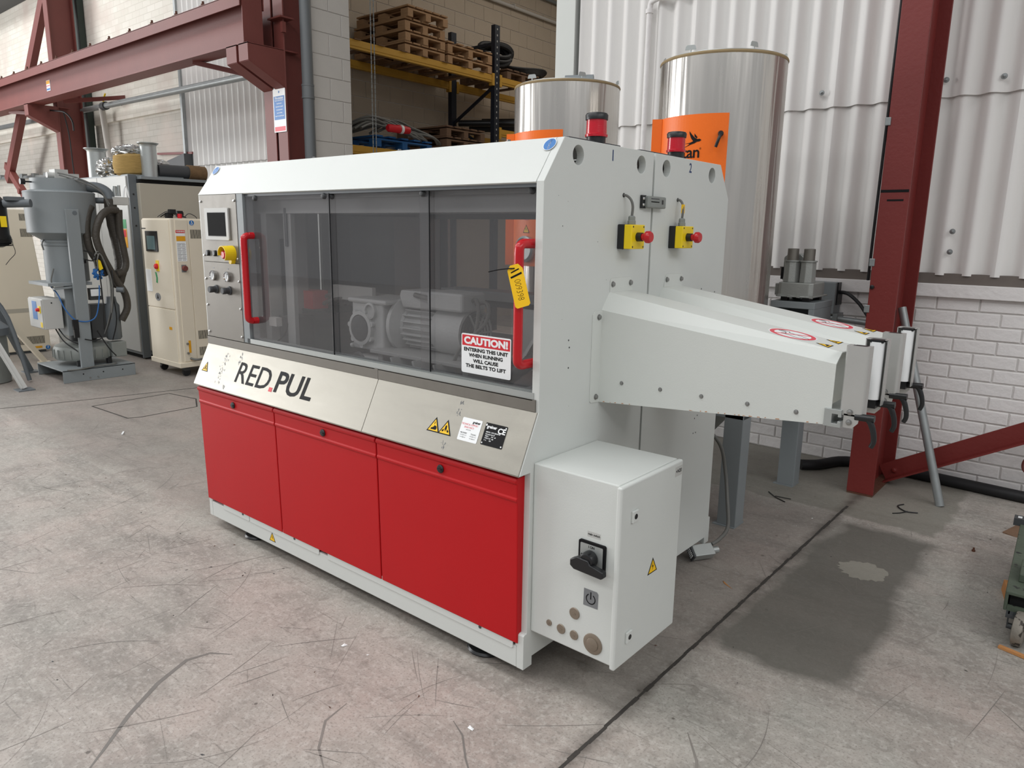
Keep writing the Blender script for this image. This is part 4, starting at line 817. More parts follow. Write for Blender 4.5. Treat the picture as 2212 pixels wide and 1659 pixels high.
# ------------------------------------------------------------------ the two haul-off machines
MIR = Matrix.Translation((0, 1.3453, 0)) @ Matrix.Diagonal((1, -1, 1, 1))
CUR = [None]
def NB(*a):
    b = MB(*a); b.M = CUR[0]; return b
def bl_(b, name, parent, bevel=0, **k): return b.build(name, parent, bevel=bevel, fix=CUR[0] is not None, **k)
L_ = 2.141
SIDE = [(-.0567, .0586), (-.0567, .186), (-.050, .1906), (-.040, .1906), (-.037, .773), (-.0935, .7737), (0, .9698), (0, 1.7063), (.1008, 1.8463), (.666, 1.8463), (.666, .0586), (.60, .0586), (.60, .093), (-.008, .093), (-.008, .0586)]
def machine(label, first):
    CUR[0] = None if first else MIR
    t = thing('haul_off_machine', label, 'machine', (-1.07, .33 if first else 1.015, 0), 'back to back haul-off machines')
    for x, s in ((-.030, 1), (-L_, 0)):
        p = bl_(NB(WHITE).holeplate(SIDE, [(.179, 1.797, .0315), (.578, 1.797, .0315)], (x, 0, 0), EY, EZ, EX, .030, 28), 'side_plate', t, .0015)
    # cross tubes seen through the lifting holes
    for y in (.179, .578): bl_(NB(ALU).cyl((-L_+.03, y, 1.775), (-.2, y, 1.775), .012, n=12), 'cross_tube', t)
    bl_(NB(WHITE).prism([(-.003, 1.704), (.1008, 1.8465), (.652, 1.8465), (.652, 1.838), (.105, 1.838), (.006, 1.700)], (-L_+.001, 0, 0), EY, EZ, EX, L_-.032), 'roof_panel', t, .001)
    bl_(NB(GREYD).box((-1.97, .27, 1.8465), (-.105, .60, 1.872)), 'roof_cover', t, .003)
    for x in (-1.6, -1.0, -.4): bl_(NB(ZINC).lathe([(.012, 0), (.012, .004), (.007, .005), (.007, .010)], (x, .30, 1.872), n=8), 'cover_bolt', t)
    bl_(NB(WHITE).box((-L_+.0305, -.0567, .0586), (-.0305, .02, .139)).box((-L_+.0305, .60, .0586), (-.0305, .666, .139)), 'base_frame', t, .003)
    bl_(NB(WHITE).box((-L_+.0305, -.0567, .139), (-L_+.034, -.03, .186)).box((-.036, -.0567, .139), (-.0305, -.03, .187)), 'base_post', t, .002)
    for x in (-.255, -1.83):
        for y in (.045, .60):
            f = bl_(NB(BLACK).lathe([(.075, 0), (.078, .006), (.072, .014), (.04, .022), (.02, .028)], (x, y, 0), n=28), 'levelling_foot', t); bl_(NB(ZINC).cyl((x, y, .02), (x, y, .07), .012, n=10), 'threaded_stud', f)
            bl_(NB(BLACK).lathe([(.020, 0), (.018, .010), (.01, .011)], (x-.045, y-.035, .014), n=12), 'bolt_lug', f)
    if first:
        for x0, x1 in ((-1.99, -1.746), (-1.742, -1.171), (-1.108, -.045)):
            pl_ = [(x0, .126), (x1-.006, .126), (x1, .132), (x1, .163), (x1-.008, .169), (x0+.008, .169), (x0, .163)]
            bl_(NB(WHITE).prism(pl_, (0, -.0567, 0), EX, EZ, -EY, .003), 'retaining_strip', t, .001)
        for x in (-1.804, -1.359, -.2): bl_(NB(GREYD).lathe([(.007, 0), (.006, .002)], (x, -.0597, .150), (0, -1, 0), 10), 'screw', t)
        warn('warning_label', (-1.55, -.0567, .102), FR, .052, 'bolt', t)
        for x0, x1, lx in ((-2.135, -1.452, -1.80), (-1.446, -.742, -1.083), (-.736, -.024, -.381)):
            prof = [(-.040, .760), (-.068, .760), (-.078, .757), (-.083, .750), (-.083, .742), (-.076, .734), (-.075, .690), (-.078, .684), (-.0775, .676), (-.073, .672), (-.064, .156), (-.052, .150), (-.030, .150), (-.030, .760)]
            d = bl_(NB(RED).prism(prof, (x0, 0, 0), EY, EZ, EX, x1-x0), 'red_door', t, .004)
            bl_(NB(BLACK).lathe([(.015, 0), (.016, .003), (.013, .007), (.006, .008)], (lx, -.076, .712), (0, -1, 0), 18).box((lx-.010, -.086, .710), (lx+.010, -.083, .714)), 'lock', d)
        MB(DARKGAP).box((-2.10, .03, .14), (-.03, .04, .93)).build('inner_liner', t)
        # stainless apron
        for x0, x1 in ((-L_+.004, -.8035), (-.8015, -.004)):
            MB(STEEL).prism([(x0, 0), (x1, 0), (x1, .2172), (x0, .2172)], (0, -.0935, .7737), EX, AP[1], AP[2], .004).build('apron_panel', t, bevel=.0012)
            MB(STEELV).box((x0, -.006, .972), (x1-.008 if x1 > -.1 else x1, .0, 1.012)).box((x0, -.006, 1.009), (x1-.02, .02, 1.0125)).build('apron_upstand', t)
        MB(STEEL).prism([(-.0935, .7737), (-.088, .7737), (-.04, .775), (-.04, .772), (-.0935, .7705)], (-L_+.004, 0, 0), EY, EZ, EX, L_-.008).build('apron_lip', t)
        def ap(x, z, h=.0043): return Vector((x, -(.9698-z)*.4768, z))+AP[2]*h
        u, v, n = AP; b = MB(BLK)
        b.text('RED', ap(-1.645, .8727), u, v, n, .137, bold=.0008, shear=.06, d=.0004, fit=(.284, .100)); b.build('lettering', t); b = MB(BLK)
        b.text('PUL', ap(-1.317, .8727), u, v, n, .137, bold=.0026, shear=.06, d=.0004, fit=(.279, .100))
        b.build('lettering', t); b = MB(REDP); b.prism([(-.013, -.009), (.013, -.009), (.013, .011), (-.013, .011)], ap(-1.481, .8335), u, v, n, .0004); b.build('lettering', t)
        warn('warning_label', ap(-2.077, .862), AP, .058, 'person', t)
        warn('warning_label', ap(-.4315, .862), AP, .064, 'hand', t)
        warn('warning_label', ap(-.3727, .862), AP, .064, 'person', t)
        b = MB(WHT, BLK, PINKP); b.prism(rrect(.092, .082, .004), ap(-.262, .871), u, v, n, .0005)
        b.k = 2; b.text('TECHNICAL SUPPORT', ap(-.268, .8875, .0049), u, v, n, .0092, sx=.85, d=.0001, bold=.0001); b.text('SPARE PARTS', ap(-.268, .878, .0049), u, v, n, .0092, sx=.85, d=.0001, bold=.0001)
        b.k = 1; b.text('greiner', ap(-.240, .8975, .0049), u, v, n, .012, d=.0001, bold=.0005); b.text('extrusion', ap(-.268, .871, .0049), u, v, n, .006, d=.0001)
        for xx, w1 in ((-.285, 'MACHINERY'), (-.240, 'TOOLING')): b.text(w1, ap(xx, .859, .0049), u, v, n, .0068, sx=.8, d=.0001, bold=.0001); b.text('+43 50541 41 0', ap(xx, .852, .0049), u, v, n, .0058, sx=.8, d=.0001); b.text('service@greiner', ap(xx, .8455, .0049), u, v, n, .005, sx=.8, d=.0001)
        b.build('support_sticker', t)
        b = MB(BLK, WHT); b.prism(rrect(.096, .078, .003), ap(-.150, .8726), u, v, n, .001); b.k = 1
        b.text('greiner', ap(-.168, .896, .0053), u, v, n, .015, d=.0001, bold=.0005); b.disc(ap(-.194, .900, .0053), u, v, n, .0035, .0001, 10)
        b.text('CE', ap(-.122, .889, .0053), u, v, n, .026, d=.0001, bold=.0008, sx=1.1)
        for i, s in enumerate(('REDPUL  NCC-200-60 N.I', 'Extrusion haul off', 'YEAR 1      KW   60', 'TYPE H CE   HZ', 'V  A        KG')): b.text(s, ap(-.188, .879-i*.0065, .0053), u, v, n, .0058, d=.0001, bold=.00015, align='LEFT')
        for dx, dz in ((-.043, .029), (.043, .029), (-.043, -.029), (.043, -.029)): b.disc(ap(-.15+dx, .8726+dz, .0053), u, v, n, .0028, .0006, 10)
        b.build('rating_plate', t)
        random.seed(33)
        for x, z0, z1, w_ in ((-1.925, .80, .94, .03), (-1.80, .90, .955, .022), (-.335, .905, .95, .012), (-.36, .79, .81, .012), (-1.86, .775, .80, .02)):
            q = MB(GREYP)
            for _ in range(int((z1-z0)*420)):
                xx = x+random.gauss(0, w_*.4)+(.9-z0)*0; zz = random.uniform(z0, z1); l = random.uniform(.003, .012); q.prism([(0, 0), (random.uniform(.001, .004), .001), (random.uniform(.0, .004), l), (-.001, l*.9)], ap(xx, zz, .0042), u, v, n, .0002)
            q.build('tape_residue', t, kind='stuff')
        # control panel
        p = MB(STEELV).box((-2.128, -.004, 1.385), (-1.792, .02, 1.702)).build('control_panel', t, bevel=.001)
        p2 = MB(STEELV).box((-2.128, -.004, 1.006), (-1.792, .02, 1.3835)).build('gauge_panel', t, bevel=.001)
        s = MB(GREYL).prism(rrect(.218, .150, .006), (-1.966, -.004, 1.565), EX, EZ, -EY, .008).build('screen_frame', p, bevel=.001)
        MB(SCREEN).box((-2.046, -.013, 1.508), (-1.880, -.0115, 1.620)).build('touch_screen', p)
        MB(DARKP).box((-2.044, -.0138, 1.510), (-1.882, -.013, 1.618)).build('screen_image', p)
        for x in (-2.072, -2.005): MB(BLACK).lathe([(.0145, 0), (.0145, .008), (.011, .012)], (x, -.004, 1.426), (0, -1, 0), 18).build('push_button', p)
        b = MB(YEL); cx, cz = -1.850, 1.428; seg = 18; vs = []; rr_ = .037
        for i in range(seg+1):
            a = R(192-i*242/seg)
            for (r0, y) in ((rr_+.002, -.004), (rr_, -.058), (rr_-.003, -.058), (rr_-.003, -.004)): vs.append((cx+r0*math.cos(a), y, cz+r0*math.sin(a)))
        b.add(vs, [(4*i+k, 4*i+(k+1) % 4, 4*i+4+(k+1) % 4, 4*i+4+k) for i in range(seg) for k in range(4)]+[(0, 1, 2, 3), (4*seg+3, 4*seg+2, 4*seg+1, 4*seg)]); b.disc((cx, -.004, cz), EX, EZ, -EY, .037, .003); b.disc((cx+.012, -.004, cz-.034), EX, EZ, -EY, .013, .02)
        b.build('stop_shroud', p, fix=True)
        MB(REDG).lathe([(.011, 0), (.011, .026), (.019, .030), (.020, .040), (.015, .045)], (-1.858, -.005, 1.424), (0, -1, 0), 20).build('stop_button', p)
        for x in (-2.033, -1.899):
            g = MB(CHROME).lathe([(.0245, 0), (.0245, .012), (.021, .014), (.0195, .010)], (x, -.004, 1.318), (0, -1, 0), 28, cap=(1, 0)).build('gauge_ring', p2)
            b = MB(WHT, BLK); b.disc((x, -.013, 1.318), EX, EZ, -EY, .0198, .0006); b.k = 1; b.bar((x-.003, -.0142, 1.308), (x+.005, -.0142, 1.333), .0022, .0006, (0, 1, 0))
            for i in range(9): a = R(-45+i*34); b.box((x+.015*math.cos(a)-.0008, -.0142, 1.318+.015*math.sin(a)-.0008), (x+.015*math.cos(a)+.0008, -.0136, 1.318+.015*math.sin(a)+.0008))
            b.build('gauge_dial', g)
            MB(GREYP).box((x-.006, -.0046, 1.352), (x+.006, -.004, 1.358)).build('gauge_label', p2)
        for x in (-2.016, -1.892): MB(GREYD).lathe([(.021, 0), (.021, .006), (.016, .008), (.0145, .022), (.0155, .024), (.0155, .038), (.0135, .041)], (x, -.004, 1.252), (0, -1, 0), 22).build('regulator_knob', p2)
        for x, z in ((-2.115, 1.672), (-1.807, 1.672), (-2.112, 1.415), (-1.803, 1.405), (-2.113, 1.30), (-1.804, 1.30), (-2.113, 1.17), (-1.804, 1.17), (-2.113, 1.035), (-1.806, 1.035)):
            MB(CHROME).lathe([(.006, 0), (.006, .003), (.0035, .006)], (x, -.004, z), (0, -1, 0), 10).build('dome_screw', p if z > 1.385 else p2)
        # windows
        MB(GREYM).box((-1.790, -.002, 1.012), (-1.738, .05, 1.702)).build('window_jamb', t)
        MB(ALU).box((-1.762, -.002, 1.0125), (-.022, .052, 1.018)).box((-1.762, -.002, 1.018), (-.022, .002, 1.034)).box((-1.762, .017, 1.018), (-.022, .020, 1.034)).box((-1.762, .031, 1.018), (-.022, .034, 1.034)).box((-1.762, .047, 1.018), (-.022, .052, 1.034)).build('sliding_track', t)
        MB(GREYS).box((-1.738, .010, 1.690), (-.03, .05, 1.703)).build('upper_track', t)
        for x0, x1, y in ((-1.735, -1.102, .008), (-1.133, -.538, .025), (-.602, -.032, .039)):
            MB(POLY).box((x0, y, 1.024), (x1, y+.004, 1.692)).build('sliding_pane', t)
            MB(SCREEN).box((x1-.0015, y-.0005, 1.024), (x1+.001, y+.0045, 1.692)).build('pane_edge', t) if x1 < -.1 else None
            for x in ((x0+.09) if x1 < -1 else x0+.03, x1-.045 if x1 > -.1 else x1-.03): MB(GREYD).lathe([(.009, -.006), (.012, -.004), (.012, .004), (.008, .010), (.004, .011)], (x, y, 1.681), (0, -1, 0), 14).build('pane_roller', t)
        for x, y, o_ in ((-1.68, -.040, .008), (-.055, -.048, .039)):
            b = MB(REDG); z0, z1 = 1.127, 1.515; c = .022
            b.tube([(x, o_, z0), (x, o_*.5+y*.5, z0), (x, y+c, z0), (x, y+.3*c, z0+.3*c), (x, y, z0+c), (x, y, z0+.1), (x, y, z1-.1), (x, y, z1-c), (x, y+.3*c, z1-.3*c), (x, y+c, z1), (x, o_*.5+y*.5, z1), (x, o_, z1)], .0155, 16, 4)
            h = b.build('door_handle', t)
        b = MB(WHT, REDP, BLK); o = Vector((-.269, .0370, 1.1235)); b.prism(rrect(.232, .142, .007), o, *FR, .0016)
        b.k = 1; b.prism([(-.112, .028), (.112, .028), (.112, .066), (-.112, .066)], o-EY*.0016, *FR, .0003); b.k = 0; b.text('CAUTION!', o-EY*.0019+EZ*.0475, *FR, .039, bold=.0020, d=.0002, fit=(.206, .0275))
        b.k = 2
        for i, (s, fw_) in enumerate((('ENTERING THIS UNIT', .207), ('WHEN RUNNING', .160), ('WILL CAUSE', .119), ('THE BELTS TO LIFT', .190))): b.text(s, o-EY*.0016+EZ*(.0150-i*.0195), *FR, .0195, bold=.0009, d=.0003, fit=(fw_, .0138))
        b.build('caution_sign', t)
        # switch cabinet N20 on the side plate
        c = MB(WHITE).box((.0005, -.02, .196), (.329, .354, .804)).build('switch_cabinet', t, bevel=.004)
        MB(GREYD).box((.329, -.015, .20), (.333, .35, .80)).build('door_seal', c)
        MB(WHITE).box((.333, -.040, .197), (.352, .352, .806)).build('cabinet_door', c, bevel=.006, seg=3)
        for z in (.697, .288):
            MB(WHITE).box((.352, .020, z-.019), (.360, .054, z+.019)).build('lock_housing', c, bevel=.002); MB(BLACK).lathe([(.009, 0), (.0085, .001)], (.360, .037, z), (1, 0, 0), 14).build('key_hole', c)
        warn('warning_label', (.3521, .175, .484), SD, .062, 'bolt', c)
        b = MB(GREYL, BLK); b.box((.352, .296, .756), (.3526, .344, .790)); b.k = 1; b.text('+N20', (.3526, .320, .773), *SD, .017, bold=.0005, d=.0002); b.build('code_label', c)
        f = (EX, EZ, -EY); b = MB(BLK, ALU, WHT); o = Vector((.2445, -.02, .548)); b.prism(rrect(.100, .098, .006), o, *f, .008); b.k = 1; b.prism(rrect(.084, .082, .003), o-EY*.008, *f, .002); b.k = 0
        b.text('I ON', o-EY*.010+EZ*.033, *f, .011, bold=.0004, d=.0002); b.text('0', o-EY*.010-EX*.036, *f, .013, bold=.0004, d=.0002); s = b.build('rotary_switch', c)
        b = MB(BLACK); b.lathe([(.027, 0), (.027, .014), (.024, .03), (.022, .032)], o-EY*.010-EZ*.002, (0, -1, 0), 26); b.prism([(-.055, -.028), (-.055, -.008), (-.03, .006), (.012, .004), (.018, -.008), (.068, -.018), (.070, -.036), (.062, -.042), (-.04, -.038)], o-EY*.026, *f, .022); b.build('switch_handle', c, bevel=.003)
        b = MB(GREYL, BLK); b.box((.2215, -.0204, .611), (.271, -.02, .630)); b.k = 1; b.text('main switch', (.246, -.0204, .6205), *f, .0105, bold=.0003, d=.0002, sx=.9); b.build('name_label', c)
        b = MB(GREYP, BLK); o = Vector((.2435, -.02, .403)); b.prism([(-.028, -.030), (.027, -.029), (.028, .022), (.022, .029), (-.027, .029)], o, *f, .0008); b.k = 1
        seg = 22; vs = []
        for i in range(seg+1): a = R(120+i*300/seg); vs += [(o.x+.0185*math.cos(a), -.0212, o.z-.002+.0185*math.sin(a)), (o.x+.0150*math.cos(a), -.0212, o.z-.002+.0150*math.sin(a))]
        b.add(vs, [(2*i, 2*i+1, 2*i+3, 2*i+2) for i in range(seg)]); b.box((o.x-.0018, -.0214, o.z-.003), (o.x+.0018, -.0208, o.z+.022)); b.build('power_sticker', c)
        BRN = mat('brown_knockout_cap', (138, 126, 112), .4, .4, var=.05)
        for x, z, r in ((.183, .329, .020), (.081, .257, .011), (.131, .253, .017), (.184, .251, .0165), (.258, .248, .036)):
            b = MB(BRN); b.lathe([(r, 0), (r, .002), (r*.93, .0035), (r*.6, .0035)] + ([(r*.6, .006), (r*.55, .007)] if r > .03 else []), (x, -.02, z), (0, -1, 0), 26); b.box((x-r*.3, -.0258 if r < .03 else -.0275, z-.0008), (x+r*.3, -.0235, z+.0008)); b.build('blanking_plug', c)
    else:
        bl_(NB(WHITE).box((-L_+.02, -.04, .14), (-.03, -.02, .97)), 'rear_door', t)
        bl_(NB(POLY).box((-1.735, .02, 1.02), (-.03, .024, 1.69)), 'window_pane', t)
        bl_(NB(STEELV).box((-2.128, 0, 1.006), (-1.74, .02, 1.702)), 'blank_panel', t)
    # inside
    bl_(NB(INNER).box((-2.111, .085, 1.615), (-.03, .10, 1.70)).box((-2.111, .56, 1.63), (-.03, .60, 1.80)).box((-2.111, .06, 1.675), (-.03, .085, 1.70)), 'inner_rail', t, .002)
    bl_(NB(GREYD).box((-2.10, .055, .95), (-.04, .62, .965)), 'machine_deck', t)
    bl_(NB(INNER).box((-2.108, .03, .97), (-2.10, .662, 1.70)), 'inner_end_panel', t)
    # beacon
    bx, by = -.12, (.455 if first else 1.3453-1.058)
    b = NB(BLACK, LENS); b.cyl((bx, by, 1.8465), (bx, by, 1.888), .034, n=24); b.k = 1; b.lathe([(.040, 0), (.041, .008), (.037, .010), (.036, .058)], (bx, by, 1.888), n=28); b.k = 0; b.lathe([(.040, 0), (.041, .016), (.037, .022), (.03, .024)], (bx, by, 1.946), n=28)
    bl_(b, 'warning_beacon', t)
    # emergency stop on side plate
    y0, y1 = (.432, .522) if first else (1.3453-.906, 1.3453-.812); ym = (y0+y1)/2
    e = bl_(NB(BLACK).box((.0005, y0, 1.496), (.028, y1, 1.583)), 'stop_box', t, .003)
    bl_(NB(YEL).box((.028, y0, 1.497), (.060, y1, 1.582)), 'yellow_cover', e, .003)
    for dy in (-.036, .036):
        for dz in (-.035, .035): bl_(NB(BLACK).disc((.060, ym+dy, 1.5395+dz), EY, EZ, EX, .0035, .0006, 8), 'cover_screw', e)
    yb = ym-.004 if first else ym+.004
    bl_(NB(BLACK).lathe([(.016, 0), (.0155, .020)], (.060, yb, 1.5395), (1, 0, 0), 20), 'button_collar', e)
    bl_(NB(REDG).lathe([(.012, 0), (.013, .012), (.021, .018), (.0215, .030), (.017, .037)], (.078, yb, 1.5395), (1, 0, 0), 24), 'stop_button', e)
    bl_(NB(GREYC).lathe([(.015, 0), (.015, .012), (.013, .014), (.013, .026), (.009, .030)], (.030, ym, 1.583), n=8), 'cable_gland', e)
    b = NB(GREYCABLE); b.tube([(.030, ym, 1.61), (.032, ym, 1.645), (.026, ym-.004, 1.668), (.012, ym-.010, 1.682), (-.005, ym-.012, 1.685)], .0048, 8, 5); bl_(b, 'stop_cable', e)
    bl_(NB(BLACK).disc((.0, ym-.012, 1.684), EY, EZ, EX, .008, .0006, 14), 'cable_hole', t)
    if not first: bl_(NB(YELS).box((.026, ym-.010, 1.632), (.034, ym+.004, 1.666)), 'cable_marker', e)
    # infeed tunnel
    S0 = [(.351, .949), (.351, 1.284), (.398, 1.344), (.552, 1.344), (.599, 1.284), (.599, .949)]; S1 = [(.351, 1.010), (.351, 1.191), (.398, 1.221), (.552, 1.221), (.599, 1.191), (.599, 1.010)]
    b = NB(WHITEW); vs = [(0, y, z) for y, z in S0]+[(.808, y, z) for y, z in S1]
    inn = [(0, y+(.003 if y < .47 else -.003), z-(.003 if z > 1.1 else 0)) for y, z in S0]+[(.808, y+(.003 if y < .47 else -.003), z-(.003 if z > 1.1 else 0)) for y, z in S1]
    b.add(vs+inn, [(i, 6+i, 7+i, i+1) for i in range(5)]+[(12+i, 13+i, 19+i, 18+i) for i in range(5)]+[(6+i, 18+i, 19+i, 7+i) for i in range(5)]+[(0, 12, 18, 6), (5, 11, 23, 17)]); tn = bl_(b, 'guide_tunnel', t)
    b = NB(WHITEW); b.prism([(.293, .960), (.300, .953), (.352, .950), (.352, 1.282), (.305, 1.282), (.293, 1.270)], (.0005, 0, 0), EY, EZ, EX, .003); b.prism([(.398, 1.343), (.398, 1.385), (.405, 1.393), (.530, 1.395), (.538, 1.388), (.552, 1.344)], (.0005, 0, 0), EY, EZ, EX, .003); b.prism([(.598, .95), (.65, .953), (.65, 1.28), (.598, 1.282)], (.0005, 0, 0), EY, EZ, EX, .003); bl_(b, 'mounting_flange', tn)
    for y, z in ((.412, 1.372), (.533, 1.373), (.330, 1.26), (.328, .972)): 
        q = NB(ZINC); bolt(q, (.0035, y, z), (1, 0, 0), .008, .007); bl_(q, 'flange_bolt', tn)
    for x in (.096, .249, .400, .556, .708):
        q = NB(ZINC); bolt(q, (x, .351, 1.032), (0, -1, 0), .0055, .004); bl_(q, 'tunnel_bolt', tn)
    if first:
        random.seed(12); q = MB(CHIP)
        for xa, xb in ((.02, .14), (.36, .42), (.46, .66), (.74, .79)):
            x = xa
            while x < xb: w_ = random.uniform(.004, .014); zb = .9505+.0755*x; q.prism([(x, zb), (x+w_, zb+.0007), (x+w_*.8, zb+random.uniform(.001, .004)), (x+.001, zb+.002)], (0, .351, 0), EX, EZ, -EY, .0004); x += w_+random.uniform(.004, .03)
        q.build('rust_chips', tn, kind='stuff')
    # rollers and clamp levers at the mouth
    bl_(NB(ALU).prism([(.790, 1.007), (.838, 1.007), (.838, 1.026), (.829, 1.026), (.829, 1.018), (.812, 1.018), (.812, 1.046), (.829, 1.046), (.829, 1.038), (.838, 1.038), (.838, 1.060), (.790, 1.060)], (0, .345, 0), EX, EZ, EY, .26), 'slotted_rail', tn, .001)
    for ya, s in ((.355, 1), (.600, -1)):
        f = lambda q: ya+s*q
        b = NB(ROLLSTEEL)
        def arc(cx, cq, r, a0, a1): return [(cx+r*math.cos(R(a0+(a1-a0)*i/4)), cq+r*math.sin(R(a0+(a1-a0)*i/4))) for i in range(5)]
        prof = [(.8285, .042)]+arc(.8365, .008, .008, 180, 270)+arc(.884, .008, .008, 270, 360)+[(.892, .042), (.8895, .042)]+arc(.884, .008, .0055, 360, 270)+arc(.8365, .008, .0055, 270, 180)+[(.831, .042)]
        b.prism([(x, f(q)) for x, q in prof], (0, 0, 1.045), EX, EY, EZ, .203)
        b.prism([(x, f(q)) for x, q in [(.829, .012)]+arc(.8365, .0085, .007, 180, 270)+arc(.884, .0085, .007, 270, 360)+[(.8915, .012)]], (0, 0, 1.246), EX, EY, EZ, .002)
        b.box((.829, f(.012), 1.246), (.842, f(.042), 1.248)); b.box((.882, f(.012), 1.246), (.8915, f(.042), 1.248))
        b.prism([(.842, 1.05), (.842, 1.010), (.868, 1.010), (.882, 1.026), (.885, 1.05)], (0, f(0), 0), EX, EZ, EY*s, .003)
        h = b.build('roller_housing', tn, fix=True)
        bl_(NB(WHT).cyl((.861, f(.034), 1.062), (.861, f(.034), 1.240), .021, n=24), 'guide_roller', h)
        bl_(NB(BLACK).box((.843, f(.016), 1.238), (.880, f(.05), 1.2465)), 'roller_bearing', h); bl_(NB(BLACK).box((.848, f(.01), 1.035), (.878, f(.05), 1.062)), 'roller_bearing', h)
        for z in (1.056, 1.026):
            q = NB(ZINC); bolt(q, (.858, f(-.0005), z), (0, -s, 0), .0065, .005); bl_(q, 'housing_bolt', h)
        q = NB(BLACK); yl = f(.006); q.cyl((.872, yl, 1.044), (.924, yl, 1.046), .0105, n=14); q.tube([(.905, yl, 1.046), (.916, yl, 1.030), (.925, yl, 1.005), (.928, yl, .980), (.922, yl, .962)], .008, 10, 5, rr=lambda i, n: .0095-.003*i/n); bl_(q, 'clamp_lever', h)
    def tp(x, y, e=0): return Vector((x, y, 1.3443-.1520*x+e))
    u = Vector((1, 0, -.152)).normalized(); n_ = Vector((.152, 0, 1)).normalized(); CUR[0] = None
    yo = .475 if first else 1.3453-.475
    b = MB(WHT, PINKP, BLK); c = tp(.634, yo); S = .074; uu = -EY; vv = u
    b.disc(c, u, EY, n_, S, .0004, 40); b.k = 1; seg = 44; vs = []
    for i in range(seg): a = 2*math.pi*i/seg; vs += [c+u*(S*.95*math.cos(a))+EY*(S*.95*math.sin(a))+n_*.0007, c+u*(S*.76*math.cos(a))+EY*(S*.76*math.sin(a))+n_*.0007]
    b.add(vs, [(2*i, 2*i+1, (2*i+3) % (2*seg), (2*i+2) % (2*seg)) for i in range(seg)]); b.bar(c-u*S*.6-EY*S*.55+n_*.0006, c+u*S*.6+EY*S*.55+n_*.0006, .008, .0004, n_)
    b.k = 2
    for pts in ([(-.05, .03), (-.02, .028), (-.015, .014), (.02, .004), (.055, -.012)], [(-.05, .012), (-.025, .008), (-.02, -.006), (-.03, -.02), (.0, -.026), (.02, -.035)], [(-.055, .022), (-.03, .02)], [(.02, -.035), (.045, -.03), (.06, -.02)]):
        for (xa, ya), (xb, yb_) in zip(pts, pts[1:]): b.bar(c+u*xa+EY*ya+n_*.0007, c+u*xb+EY*yb_+n_*.0007, .0025, .0003, n_)
    b.build('no_hands_sign', tn)
    for dx, dy in ((.737, -.040), (.737, .058)): warn('warning_label', tp(.742, yo+dy), (EY, -u, n_), .052, 'hand' if dy < 0 else 'person', tn)
    b = MB(mat('dark_blue_print', (20, 52, 104), .5)); b.text('1' if first else '2', (.0004, .383 if first else .963, 1.811), *SD, .052, sx=.9, bold=.0006, d=.0004); b.build('machine_number', t)
    return t
t1 = machine('white haul-off machine numbered 1 with red doors and sliding windows, nearest', True)
t2 = machine('white haul-off machine numbered 2, standing back to back behind the red-doored one', False)
CUR[0] = None
# two blue lifting-chain stickers on the sloped roof edge
rv = Vector((0, .1008, .14)).normalized(); rn = Vector((0, -.14, .1008)).normalized()
for x in (-.043, -2.105):
    b = MB(BLUEP, WHT); o = Vector((x, .083, 1.8216))+rn*.0035; b.k = 1; b.disc(o, EX, rv, rn, .0245, .0003, 28); b.k = 0; b.disc(o, EX, rv, rn, .0225, .0006, 28); b.k = 1
    for k in range(3):
        c = o+rv*(-.013+k*.013)+rn*.0006; seg = 12; vs = []
        for i in range(seg): a = 2*math.pi*i/seg; vs += [c+EX*(.0038*math.cos(a))+rv*(.0065*math.sin(a)), c+EX*(.0018*math.cos(a))+rv*(.004*math.sin(a))]
        b.add(vs, [(2*i, 2*i+1, (2*i+3) % (2*seg), (2*i+2) % (2*seg)) for i in range(seg)])
    b.build('chain_label', t1)
# catch joining the machines, cable plug on machine 2
l = MB(GREYC).box((.002, .60, 1.645), (.024, .735, 1.688)).build('latch_body', t1, bevel=.005); MB(BLACK).box((.002, .578, 1.643), (.010, .606, 1.690)).build('latch_hinge', l)
for z in (1.656, 1.678): MB(CHROME).lathe([(.006, 0), (.004, .004)], (.010, .590, z), (1, 0, 0), 12).build('rivet', l)
for z in (1.666, 1.666, 1.677): MB(GREYD).box((.0238, .62, z), (.0246, .68, z+.003)).build('latch_groove', l)
MB(BLACK).box((.0238, .700, 1.660), (.0246, .712, 1.676)).build('latch_eye', l)
random.seed(77)
b = MB(GREYD)
for _ in range(16):
    y = random.uniform(.06, .62); z = random.uniform(.9, 1.7); b.disc((.0002, y, z), EY, EZ, EX, random.uniform(.0008, .002), .0003, 6)
for y, z in ((.155, 1.195), (.16, 1.17), (.158, 1.10)): b.disc((.0002, y, z), EY, EZ, EX, .0032, .0004, 8)
b.build('paint_chips', t1, kind='stuff')
b = MB(GREYD)
for y, z in ((1.135, 1.32), (1.14, 1.245), (1.16, 1.25), (1.155, .735), (1.18, .745), (1.15, .666), (1.175, .665), (1.27, 1.30)): b.disc((.0002, y, z), EY, EZ, EX, .0035, .0004, 8)
b.build('paint_chips', t2, kind='stuff')

